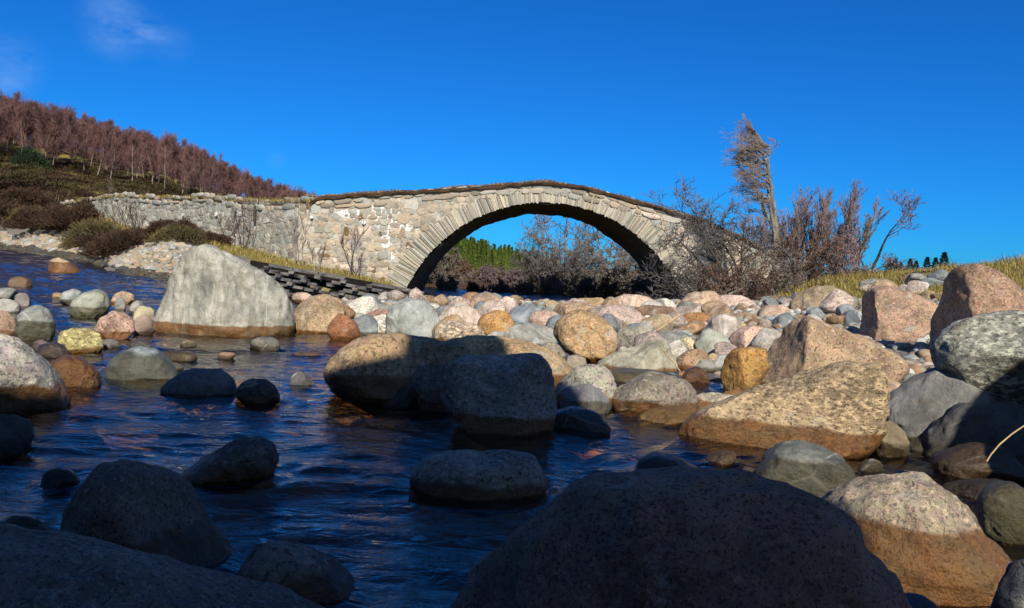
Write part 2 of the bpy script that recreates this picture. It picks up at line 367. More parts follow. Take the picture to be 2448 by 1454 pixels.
# vegetation mask: 1 = turf/heather, 0 = stones
shoreY = np.interp(u, [(p - W/2)/F for p in (-500, 0, 200, 330, 420, 560, 640, 960, 1640, 1850, 2000, 2250, 2448, 3000)],
                   [37, 36.2, 29.6, 23.5, 22.2, 18.6, 18.0, 17.6, 20, 17.5, 13.5, 11.0, 9.5, 8])
veg = sstep(Y - shoreY + 1.1 * fbm(p2(X, Y, .9), 3, 40), -.3, .9)
cols = np.zeros((len(V), 3)); cols[:, 0] = veg
cols[:, 1] = np.clip(.5 + .75 * fbm(p2(X, Y, .28), 4, 77) + .25 * sstep(Y, 36, 60) * (u < -.2), 0, 1)     # heather vs grass
cols[:, 1] -= .30 * sstep(Y, 24, 27) * (1 - sstep(Y, 40, 46)) * (u < -.4)
cols[:, 1] -= .45 * sstep(u, -.42, -.36) * (Y < 26)
cols[:, 2] = sstep(Y, 90, 150)
gm = NM('ground'); at_ = gm.n('ShaderNodeAttribute', attribute_name='col').outputs['Color']; sp = gm.n('ShaderNodeSeparateColor'); gm.set(sp.inputs[0], at_)
pos = gm.n('ShaderNodeNewGeometry').outputs['Position']
vc = gm.vor(pos, 17, out='Color'); ve = gm.vor(pos, 17, 'DISTANCE_TO_EDGE'); vg = gm.n('ShaderNodeSeparateColor'); gm.set(vg.inputs[0], vc)
st = gm.mix(vg.outputs[0], (.20, .155, .11), (.33, .27, .22)); st = gm.mix(vg.outputs[1], st, (.22, .22, .20))
st = gm.mix(gm.mr(ve, 0, .09, 1, 0), st, (.05, .042, .034))
n1 = gm.noise(pos, 1.1, 6, .65); n2 = gm.noise(pos, 9, 4, .6)
grass = gm.mix(n2, (.19, .15, .03), (.33, .26, .07)); heath = gm.mix(n2, (.045, .025, .018), (.11, .065, .035))
hm = gm.mr(gm.math('ADD', sp.outputs[1], gm.math('MULTIPLY', n1, .6)), .72, .86)
vegc = gm.mix(hm, grass, heath); vegc = gm.mix(gm.mr(n1, .56, .66, 0, .5), vegc, (.07, .085, .018)); vegc = gm.mix(gm.math('MULTIPLY', sp.outputs[2], .8), vegc, (.05, .085, .015))
c = gm.mix(sp.outputs[0], st, vegc)
sxyz = gm.n('ShaderNodeSeparateXYZ'); gm.set(sxyz.inputs[0], pos)
uw = gm.math('MULTIPLY', gm.mr(sxyz.outputs[2], .03, -.06), gm.mr(sxyz.outputs[1], 17, 15))
bed = gm.mix(vg.outputs[1], (.10, .055, .022), (.055, .045, .032)); bed = gm.mix(gm.mr(ve, 0, .12, 1, 0), bed, (.018, .012, .006))
c = gm.mix(uw, c, bed)
bh = gm.math('ADD', gm.math('MULTIPLY', gm.mr(ve, 0, .3), .6), n2)
MAT_GROUND = gm.done(gm.bsdf(c, .92, gm.bump(bh, .6, .04), .15))
o = obj('ground', mesh('ground', V, Fq, True, cols, [MAT_GROUND])); tag(o, kind='structure')

# ------------------------------------------------------------------ rocks
def icosphere(lv):
    import bmesh
    bm = bmesh.new(); bmesh.ops.create_icosphere(bm, subdivisions=lv, radius=1.0)
    bm.verts.ensure_lookup_table()
    v = np.array([x.co[:] for x in bm.verts]); f = np.array([[q.index for q in x.verts] for x in bm.faces]); bm.free()
    v /= np.linalg.norm(v, axis=1)[:, None]; return v, f
ICO = {l: icosphere(l) for l in (2, 3, 4, 5, 6)}
def star(poly, n=96, smooth=2):
    p = np.array(poly, float); x, y = p[:, 0], p[:, 1]; x1, y1 = np.roll(x, -1), np.roll(y, -1)
    cr = x * y1 - x1 * y; A = cr.sum() / 2; cx = ((x + x1) * cr).sum() / (6 * A); cy = ((y + y1) * cr).sum() / (6 * A)
    th = np.arange(n) * 2 * math.pi / n; R = np.zeros(n)
    for k, t in enumerate(th):
        d = np.array([math.cos(t), math.sin(t)]); best = 0
        for a, b in zip(p, np.roll(p, -1, 0)):
            a = a - (cx, cy); b = b - (cx, cy); e = b - a; den = d[0] * e[1] - d[1] * e[0]
            if abs(den) < 1e-9: continue
            s = (a[0] * e[1] - a[1] * e[0]) / den; q = (a[0] * d[1] - a[1] * d[0]) / den
            if s > 0 and -1e-6 <= q <= 1 + 1e-6: best = max(best, s)
        R[k] = best
    for _ in range(smooth): R = (np.roll(R, 1) + 2 * R + np.roll(R, -1)) / 4
    return cx, cy, R
NROCK = [0]
def rock(label, poly, contact, col, kind='granite', zg=0.0, dr=.85, wet=-9, seed=None, cuts=2, cutlist=(), lv=4, rough=.05, e=.80, grain=1.0, name='boulder', cat='boulder', group=None, Yb=None, lean=0.0):
    """poly: outline in photo pixels; contact=(px,py) where its front meets the water/ground at height zg"""
    NROCK[0] += 1; seed = NROCK[0] * 7 + 3 if seed is None else seed; rg = np.random.RandomState(seed)
    poly = np.array(poly, float)
    base = onz(*contact, zg) if Yb is None else P(contact[0], contact[1], Yb)
    hwpx = (poly[:, 0].max() - poly[:, 0].min()) / 2; hhpx = (poly[:, 1].max() - poly[:, 1].min()) / 2
    hd = dr * math.sqrt(hwpx * min(hwpx, hhpx * 1.6)) / F * base[1]
    Yc = base[1] + .72 * hd
    cpx = poly.mean(0)
    c0 = P(cpx[0], cpx[1], Yc); vd = np.array([c0[0], c0[1], 0]); vd /= np.linalg.norm(vd)      # horizontal view direction
    rt = np.array([vd[1], -vd[0], 0]); up = np.array([0, 0, 1.0])
    pts = []
    for a, b in poly:
        d = ray(a, b); t = np.dot(c0 - CAM, vd) / np.dot(d, vd); q = CAM + d * t - c0; pts.append((q @ rt, q[2]))
    cx, cz, R = star(pts); n = len(R)
    dv, f = ICO[lv]
    rho = np.hypot(dv[:, 0], dv[:, 2]); th = np.arctan2(dv[:, 2], dv[:, 0]) % (2 * math.pi)
    k = th / (2 * math.pi) * n; i = k.astype(int) % n; Rv = R[i] * (1 - (k - k.astype(int))) + R[(i + 1) % n] * (k - k.astype(int))
    rr = rho ** e; yy = np.sign(dv[:, 1]) * np.abs(dv[:, 1]) ** e
    cs, sn = np.where(rho > 1e-6, dv[:, 0] / np.maximum(rho, 1e-6), 0), np.where(rho > 1e-6, dv[:, 2] / np.maximum(rho, 1e-6), 0)
    a = rr * cs * Rv; b = rr * sn * Rv; Rm = R.mean()
    # normalised coordinates for facets
    q = np.stack([rr * cs, yy, rr * sn], -1)
    cl = [list(c) for c in cutlist]
    for _ in range(cuts):
        nx = rg.uniform(-.9, .9); nz = rg.uniform(-.35, .9); ny = -rg.uniform(.3, 1.0)
        cl.append([nx, ny, nz, rg.uniform(.56, .82)])
    for c in cl:
        nn = np.array(c[:3]); nn = nn / np.linalg.norm(nn); s = q @ nn - c[3]
        soft = .06; s = np.where(s > 0, s - soft * (1 - np.exp(-s / soft)), 0); 
        q = q - .96 * s[:, None] * nn
    r2 = np.hypot(q[:, 0], q[:, 2]); sc = Rv
    # keep the direction change caused by a facet
    a = q[:, 0] * sc; b = q[:, 2] * sc; d = q[:, 1] * hd
    L = np.stack([a, d, b], -1)
    nz_ = fbm(L / max(Rm, .02) * 1.15 + seed * 3.1, 4, seed, .5)
    L = L * (1 + rough * nz_)[:, None]
    nz3 = fbm(L / max(Rm, .02) * 5.5 + seed, 3, seed + 9, .5); L = L * (1 + (rough * .10 + .012) * nz3)[:, None]; nz4 = 1 - 2 * np.abs(fbm(L / max(Rm, .02) * 2.3 + seed * 2, 3, seed + 31, .55)); L = L * (1 + .034 * nz4)[:, None]
    b = L[:, 2]; 
    Wp = rt[None] * (cx + L[:, 0:1]) + vd[None] * (L[:, 1:2] + lean * b[:, None]) + up[None] * (cz + b[:, None]) + c0
    # (pose only: all in world metres)
    zb = Wp[:, 2].min(); org = np.array([Wp[:, 0].mean(), Wp[:, 1].mean(), zb])
    me = mesh(name, Wp - org, f, True, None, [RM[kind]])
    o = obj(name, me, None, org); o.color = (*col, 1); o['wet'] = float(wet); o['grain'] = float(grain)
    tag(o, label, cat, group); PLACED.append((org[0], org[1], max(hwpx / F * Yc, hd), zb, Wp[:, 2].max()))
    return o
PLACED = []
def boxpoly(x0, x1, yt, yb, seed=0, sq=2.4, skew=0.0, ext=.3):
    rg = np.random.RandomState(seed + 500); cx = (x0 + x1) / 2; hh = (yb + ext * (yb - yt) - yt) / 2; cy = yt + hh; hw = (x1 - x0) / 2
    t = np.arange(14) * 2 * math.pi / 14 + rg.uniform(0, .4); c, s = np.cos(t), np.sin(t)
    r = (np.abs(c) ** sq + np.abs(s) ** sq) ** (-1 / sq) * rg.uniform(1.0, 1.14, 14)
    return [(cx + hw * a * q + skew * hw * (-b * q), cy + hh * b * q) for a, b, q in zip(c, s, r)]

PK = (.47, .36, .275); PP = (.55, .455, .385); TN = (.46, .345, .22); GY = (.33, .335, .30); BG = (.29, .32, .33); OC = (.42, .25, .10); WH = (.68, .64, .56)
BR = (.24, .15, .095); OL = (.26, .235, .13); RB = (.36, .17, .085); DK = (.12, .12, .125); LG = (.46, .45, .40); GG = (.36, .37, .30)
# --- hero boulders
rock('huge pale grey boulder with swirling bands standing in the river', [(362,790),(368,755),(385,715),(402,670),(420,632),(440,604),(466,588),(492,583),(520,590),(560,610),(610,640),(655,672),(680,700),(692,740),(697,780),(692,820),(640,850),(500,860),(400,835)], (545,806), (.42,.415,.36), 'banded', wet=.10, dr=.8, cuts=0, cutlist=[(-.75,-.8,.15,.64),(.5,-.9,.35,.76)], lv=6, rough=.035, e=.92)
rock('mottled pale boulder half in shadow at the left edge of the photo', [(-130,880),(-100,830),(-40,803),(0,799),(50,815),(100,853),(135,893),(158,940),(163,985),(130,1030),(0,1050),(-110,1020)], (70,985), (.42,.40,.35), 'granite', wet=.1, dr=.8, lv=6, cuts=0, cutlist=[(.15,-.95,-.25,.7)], rough=.03, e=.85, grain=.8)
rock('long two-humped boulder, its middle shaded and both ends sunlit', [(776,905),(786,872),(812,842),(852,818),(900,804),(960,802),(1030,812),(1070,820),(1110,818),(1150,880),(1140,960),(1040,1010),(900,985),(815,940)], (880,962), (.34,.25,.15), 'granite', wet=.14, dr=.7, lv=6, cuts=0, cutlist=[(.1,-.9,.45,.62)], rough=.05, e=.82, grain=.8)
rock('broad tan boulder behind the dark square block, right end in sun', [(1040,830),(1075,812),(1130,804),(1190,806),(1250,816),(1305,832),(1343,858),(1368,893),(1350,930),(1200,970),(1060,940)], (1250,935), (.46,.33,.18), 'granite', wet=.1, dr=.7, lv=5, cuts=1, rough=.04, e=.82)
rock('dark square-cut block rising from the shaded pool, centre', [(1060,890),(1072,866),(1110,857),(1180,853),(1240,848),(1284,847),(1309,862),(1322,900),(1332,950),(1334,995),(1310,1040),(1200,1075),(1125,1055),(1090,1000),(1068,940)], (1215,1042), (.30,.29,.28), 'granite', wet=.08, dr=.62, lv=6, cuts=0, cutlist=[(-.15,-1,.05,.55),(.6,-.75,.1,.62),(0,-.5,.85,.8)], rough=.07, e=.7, grain=1.2)
rock('small dark wedge of rock left of the square-cut block', [(985,905),(1000,878),(1040,870),(1080,880),(1085,960),(1080,1010),(1010,1000)], (1040,985), (.17,.16,.15), 'granite', wet=.1, dr=.8, lv=5, cuts=2)
rock('low dark point of rock at the foot of the two-humped boulder', [(905,968),(940,938),(985,915),(1010,940),(1010,990),(940,995)], (960,972), (.13,.12,.11), 'smooth', wet=.1, dr=.8, lv=4)
rock('large orange-tan egg-shaped granite boulder at the edge of the stones', [(1324,800),(1330,772),(1352,750),(1385,740),(1425,750),(1460,775),(1478,806),(1473,838),(1452,862),(1415,872),(1375,858),(1345,835)], (1410,868), (.50,.345,.19), 'granite', wet=.045, dr=.85, lv=5, cuts=0, cutlist=[(.1,-1,.05,.72)], rough=.025, e=.85)
rock('large tan granite boulder with a sharp ridge sloping right', [(1760,960),(1778,905),(1812,860),(1850,812),(1880,772),(1915,758),(1950,762),(2000,785),(2060,806),(2120,835),(2168,856),(2172,890),(2120,930),(2000,960),(1880,985)], (1850,940), (.43,.315,.205), 'granite', wet=.03, dr=.72, lv=6, cuts=0, cutlist=[(-.8,-.55,.25,.50),(.25,-.9,.35,.58)], rough=.04, e=.82)
rock('ochre stained stone tucked against the ridged tan boulder', [(1721,900),(1728,862),(1752,838),(1795,830),(1835,834),(1838,880),(1800,940),(1745,950)], (1770,938), (.40,.235,.08), 'granite', wet=-9, dr=.9, lv=5, cuts=0, cutlist=[(-.75,-.7,0,.5),(.2,-1,.3,.7)], zg=.0)
rock('wet sloping slab with rusty lower edge and pale crystal streaks', [(1612,1035),(1650,992),(1720,962),(1800,928),(1900,893),(1990,876),(2080,869),(2110,882),(2121,920),(2119,985),(2108,1040),(2060,1095),(1950,1115),(1750,1095),(1640,1065)], (1880,1080), (.42,.32,.20), 'coarse', wet=.10, dr=.55, lv=6, cuts=0, cutlist=[(-.1,-.95,.5,.42),(-.15,-.35,.95,.62)], rough=.045, e=.78, grain=1.7)
rock('smooth grey slab leaning between the wet slab and the ridged boulder', [(1940,900),(1950,880),(1990,852),(2050,846),(2105,862),(2138,890),(2142,925),(2120,960),(2000,950)], (2120,945), (.35,.35,.31), 'smooth', wet=-9, dr=.8, lv=5, cuts=1, rough=.03)
rock('pinkish tan boulder with a dark shadowed left face on the right bank', [(2052,800),(2055,745),(2064,705),(2090,684),(2125,685),(2185,702),(2235,725),(2256,745),(2240,790),(2200,830),(2120,850),(2065,830)], (2150,825), (.46,.32,.225), 'granite', zg=.12, dr=.75, lv=6, cuts=0, cutlist=[(-.97,-.35,.0,.66),(.2,-.95,.3,.7)], rough=.05, e=.74)
rock('huge brownish granite boulder at the right edge, behind the speckled one', [(2222,840),(2222,775),(2243,705),(2275,655),(2310,637),(2350,637),(2400,662),(2470,715),(2560,790),(2560,880),(2400,900),(2270,890)], (2330,875), (.40,.27,.185), 'granite', zg=.12, dr=.7, lv=6, cuts=0, cutlist=[(-.85,-.5,.05,.6),(.1,-.95,.4,.75)], rough=.04, e=.78)
rock('big black and white speckled boulder jutting in from the right edge', [(2229,840),(2238,805),(2285,775),(2350,754),(2430,745),(2540,760),(2640,830),(2660,930),(2600,1010),(2500,1035),(2430,1018),(2360,985),(2290,925),(2245,880)], (2400,1030), (.37,.375,.315), 'coarse', zg=.12, dr=.7, lv=6, cuts=0, cutlist=[(.1,-.9,-.55,.6),(-.1,-.6,.8,.72)], rough=.03, e=.84, grain=1.35)
rock('tan boulder with a vertical crack at the foot of the grassy bank', [(1886,755),(1890,722),(1908,699),(1945,686),(1985,685),(2020,700),(2046,728),(2048,770),(1990,790),(1905,785)], (1970,772), (.43,.34,.22), 'granite', zg=.08, dr=.8, lv=5, cuts=2, rough=.035, e=.8)
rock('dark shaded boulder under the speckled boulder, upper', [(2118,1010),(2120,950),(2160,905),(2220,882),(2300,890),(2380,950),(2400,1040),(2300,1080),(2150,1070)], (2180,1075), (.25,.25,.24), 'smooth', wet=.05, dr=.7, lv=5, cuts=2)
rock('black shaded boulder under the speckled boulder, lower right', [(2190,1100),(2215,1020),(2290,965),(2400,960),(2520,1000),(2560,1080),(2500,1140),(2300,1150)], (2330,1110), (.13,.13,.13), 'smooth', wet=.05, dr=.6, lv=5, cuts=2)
rock('sunlit granite boulder with dry pale top and wet rusty sides, lower right', [(1930,1240),(1970,1185),(2030,1158),(2110,1143),(2190,1141),(2250,1160),(2300,1205),(2350,1270),(2410,1330),(2450,1390),(2400,1470),(2200,1520),(2020,1460),(1950,1340)], (2200,1420), (.50,.42,.31), 'granite', wet=.152, dr=.75, lv=6, cuts=0, rough=.05, e=.9, grain=1.7)
rock('olive green smooth stone at the right edge beside the rusty granite', [(2333,1215),(2342,1175),(2375,1153),(2420,1155),(2470,1185),(2490,1240),(2460,1300),(2400,1310),(2345,1270)], (2400,1300), (.30,.29,.17), 'smooth', wet=.26, dr=.9, lv=5, cuts=0, rough=.03)
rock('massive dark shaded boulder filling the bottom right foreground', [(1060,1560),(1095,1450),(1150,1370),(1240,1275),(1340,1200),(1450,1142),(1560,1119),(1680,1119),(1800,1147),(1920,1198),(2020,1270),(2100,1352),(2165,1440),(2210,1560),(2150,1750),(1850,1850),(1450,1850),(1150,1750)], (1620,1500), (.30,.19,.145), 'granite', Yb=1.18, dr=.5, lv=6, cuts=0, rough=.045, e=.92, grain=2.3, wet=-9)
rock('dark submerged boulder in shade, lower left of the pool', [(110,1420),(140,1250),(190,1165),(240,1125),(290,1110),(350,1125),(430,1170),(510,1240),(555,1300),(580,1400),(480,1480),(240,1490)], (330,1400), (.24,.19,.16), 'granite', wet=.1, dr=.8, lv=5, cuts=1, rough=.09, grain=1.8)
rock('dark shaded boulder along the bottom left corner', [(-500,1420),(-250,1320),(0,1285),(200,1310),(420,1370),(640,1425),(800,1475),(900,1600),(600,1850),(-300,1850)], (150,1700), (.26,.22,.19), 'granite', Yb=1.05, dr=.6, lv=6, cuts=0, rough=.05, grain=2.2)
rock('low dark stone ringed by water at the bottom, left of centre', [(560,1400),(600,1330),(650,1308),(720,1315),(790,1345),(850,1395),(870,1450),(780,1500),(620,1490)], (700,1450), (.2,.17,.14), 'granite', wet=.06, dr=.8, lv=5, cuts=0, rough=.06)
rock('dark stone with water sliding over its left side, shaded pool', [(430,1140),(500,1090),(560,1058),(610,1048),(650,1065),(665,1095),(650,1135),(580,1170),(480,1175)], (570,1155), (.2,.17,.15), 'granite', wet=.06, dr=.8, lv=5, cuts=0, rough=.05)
rock('flat-topped dark stone in front of the square-cut block', [(978,1150),(995,1110),(1035,1088),(1085,1079),(1160,1084),(1225,1080),(1270,1092),(1298,1125),(1306,1165),(1280,1205),(1150,1225),(1010,1200)], (1150,1190), (.29,.265,.24), 'granite', wet=.045, dr=.7, lv=5, cuts=0, cutlist=[(0,-.3,.95,.86)], rough=.04, e=.75)
rock('small black stone breaking the surface behind the massive foreground boulder', [(1510,1130),(1530,1095),(1565,1081),(1600,1088),(1650,1112),(1690,1130),(1600,1160)], (1590,1132), (.10,.09,.08), 'smooth', wet=.3, dr=.8, lv=4, cuts=0)
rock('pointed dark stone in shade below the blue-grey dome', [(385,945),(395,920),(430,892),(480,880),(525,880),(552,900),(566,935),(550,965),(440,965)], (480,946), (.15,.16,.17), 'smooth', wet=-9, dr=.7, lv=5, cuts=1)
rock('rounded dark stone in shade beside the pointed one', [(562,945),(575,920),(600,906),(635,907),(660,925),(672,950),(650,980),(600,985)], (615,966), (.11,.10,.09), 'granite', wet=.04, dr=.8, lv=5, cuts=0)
rock('tiny dark peaked stone in the stream left of the two-humped boulder', [(690,920),(700,895),(720,886),(740,905),(760,925),(720,940)], (720,925), DK, 'smooth', dr=.8, lv=4, cuts=1, name='cobble', cat='stone')
rock('blue-grey domed boulder with pale dry cap in the left stream', [(250,900),(262,862),(290,840),(330,831),(370,835),(405,862),(428,900),(420,930),(330,945),(260,925)], (335,910), (.30,.35,.36), 'smooth', wet=.145, dr=.8, lv=5, cuts=0, rough=.03)
rock('half-submerged blue-grey stone just behind the blue-grey dome', [(298,850),(310,820),(335,811),(360,820),(375,850),(340,870)], (335,848), (.24,.25,.28), 'smooth', wet=.2, dr=.8, cuts=0)
rock('brown dome awash in the left stream before the mottled boulder', [(110,890),(125,862),(160,850),(200,858),(232,885),(245,915),(225,945),(160,950),(120,925)], (175,930), (.33,.25,.13), 'granite', wet=.3, dr=.8, lv=5, cuts=0)
rock('olive yellow speckled stone in the left stream', [(138,820),(145,795),(175,785),(215,787),(240,803),(248,830),(230,855),(170,860),(142,845)], (195,846), (.42,.37,.17), 'coarse', wet=.04, dr=.8, lv=5, cuts=1, grain=1.2)
rock('purplish dark stone awash behind the brown dome', [(85,850),(95,825),(125,817),(155,825),(170,850),(140,875)], (125,856), (.19,.14,.14), 'smooth', wet=.3, dr=.8, cuts=0)
rock('small purple-grey stone above the mottled left boulder', [(72,835),(80,818),(100,812),(120,822),(122,840),(95,850)], (98,838), (.24,.18,.18), 'smooth', wet=.05, dr=.8, cuts=0, name='cobble', cat='stone')
rock('tall rounded grey stone with a wet lower half, left stream', [(35,795),(40,757),(60,737),(90,730),(117,741),(132,772),(130,805),(110,828),(65,825),(42,812)], (85,818), (.34,.36,.33), 'smooth', wet=.155, dr=.85, lv=5, cuts=0, cutlist=[(0,-.9,-.3,.75)], rough=.02)
rock('large grey-green egg of stone in the left stream', [(163,748),(172,722),(200,700),(232,691),(258,702),(266,726),(255,752),(225,770),(180,768)], (215,760), (.37,.39,.32), 'smooth', wet=.11, dr=.85, lv=5, cuts=0, rough=.02)
rock('grey stone peeping out behind the grey-green egg', [(140,720),(150,700),(175,691),(195,697),(200,720),(170,738)], (168,728), (.36,.39,.36), 'smooth', wet=.06, dr=.8, cuts=0, name='cobble', cat='stone')
rock('pink and white granite stone with rusty base, left stream', [(225,790),(240,762),(268,745),(298,745),(318,765),(322,790),(305,812),(260,818),(235,808)], (270,812), (.55,.38,.29), 'granite', wet=.06, dr=.85, lv=5, cuts=3, rough=.06, e=.75)
rock('small pinkish stone behind the grey-green egg, left stream', [(265,722),(275,702),(295,696),(318,703),(324,718),(305,735),(278,736)], (295,728), (.52,.38,.26), 'granite', wet=.04, dr=.85, cuts=2, name='cobble', cat='stone')
L1 = [((-20,45,690,718),GY,'smooth','flat grey stone at the far left edge of the stream'),
 ((-15,47,716,752),LG,'smooth','pale green-grey stone at the left edge, above the brown one'),
 ((35,72,700,738),(.30,.27,.25),'smooth','small dark grey stone beside the flat grey stone, far left'),
 ((-25,36,744,800),(.36,.26,.19),'granite','brown granite stone at the left edge above the mottled boulder'),
 ((-20,30,792,812),RB,'smooth','reddish stone slice at the left edge on the mottled boulder'),
 ((310,346,722,752),LG,'smooth','little grey stone touching the pale yellow one'),
 ((322,370,733,778),(.60,.54,.36),'smooth','pale yellow stone wedged against the huge banded boulder'),
 ((318,366,757,802),(.33,.25,.21),'smooth','brown-grey stone between the pink granite and the banded boulder'),
 ((275,300,712,745),GY,'smooth','narrow grey stone behind the pink and white granite'),
 ((378,462,758,788),(.17,.16,.13),'smooth','shiny wet flat stone at the foot of the huge banded boulder'),
 ((598,668,806,838),(.22,.21,.18),'smooth','low grey dome in the water before the banded boulder'),
 ((380,470,840,862),(.24,.17,.10),'smooth','faint brown stone under the ripples before the banded boulder'),
 ((700,745,700,722),PK,'granite','small pink stone at the right shoulder of the banded boulder'),
 ((20,75,662,690),(.35,.21,.11),'smooth','brown stone awash in the left rapids'),
 ((125,150,700,716),(.40,.28,.15),'smooth','small orange stone beside the grey egg in the stream'),
 ((322,400,612,650),None,None,None)]
for (b, col, kd, lb) in L1:
    if col is None: continue
    wet_ = .3 if 'wet' in lb or 'awash' in lb or 'faint' in lb else .035
    rock(lb, boxpoly(*b, seed=int(b[2])), ((b[0] + b[1]) / 2, b[3]), col, kd, wet=wet_, cuts=1, name='cobble', cat='stone')
rock('sunlit tan wedge of rock alone in the far left rapids', [(115,640),(120,622),(140,616),(165,624),(188,642),(192,658),(160,672),(120,662)], (155,656), (.50,.38,.22), 'granite', Yb=17.5, wet=.34, dr=.8, lv=4, cuts=1)

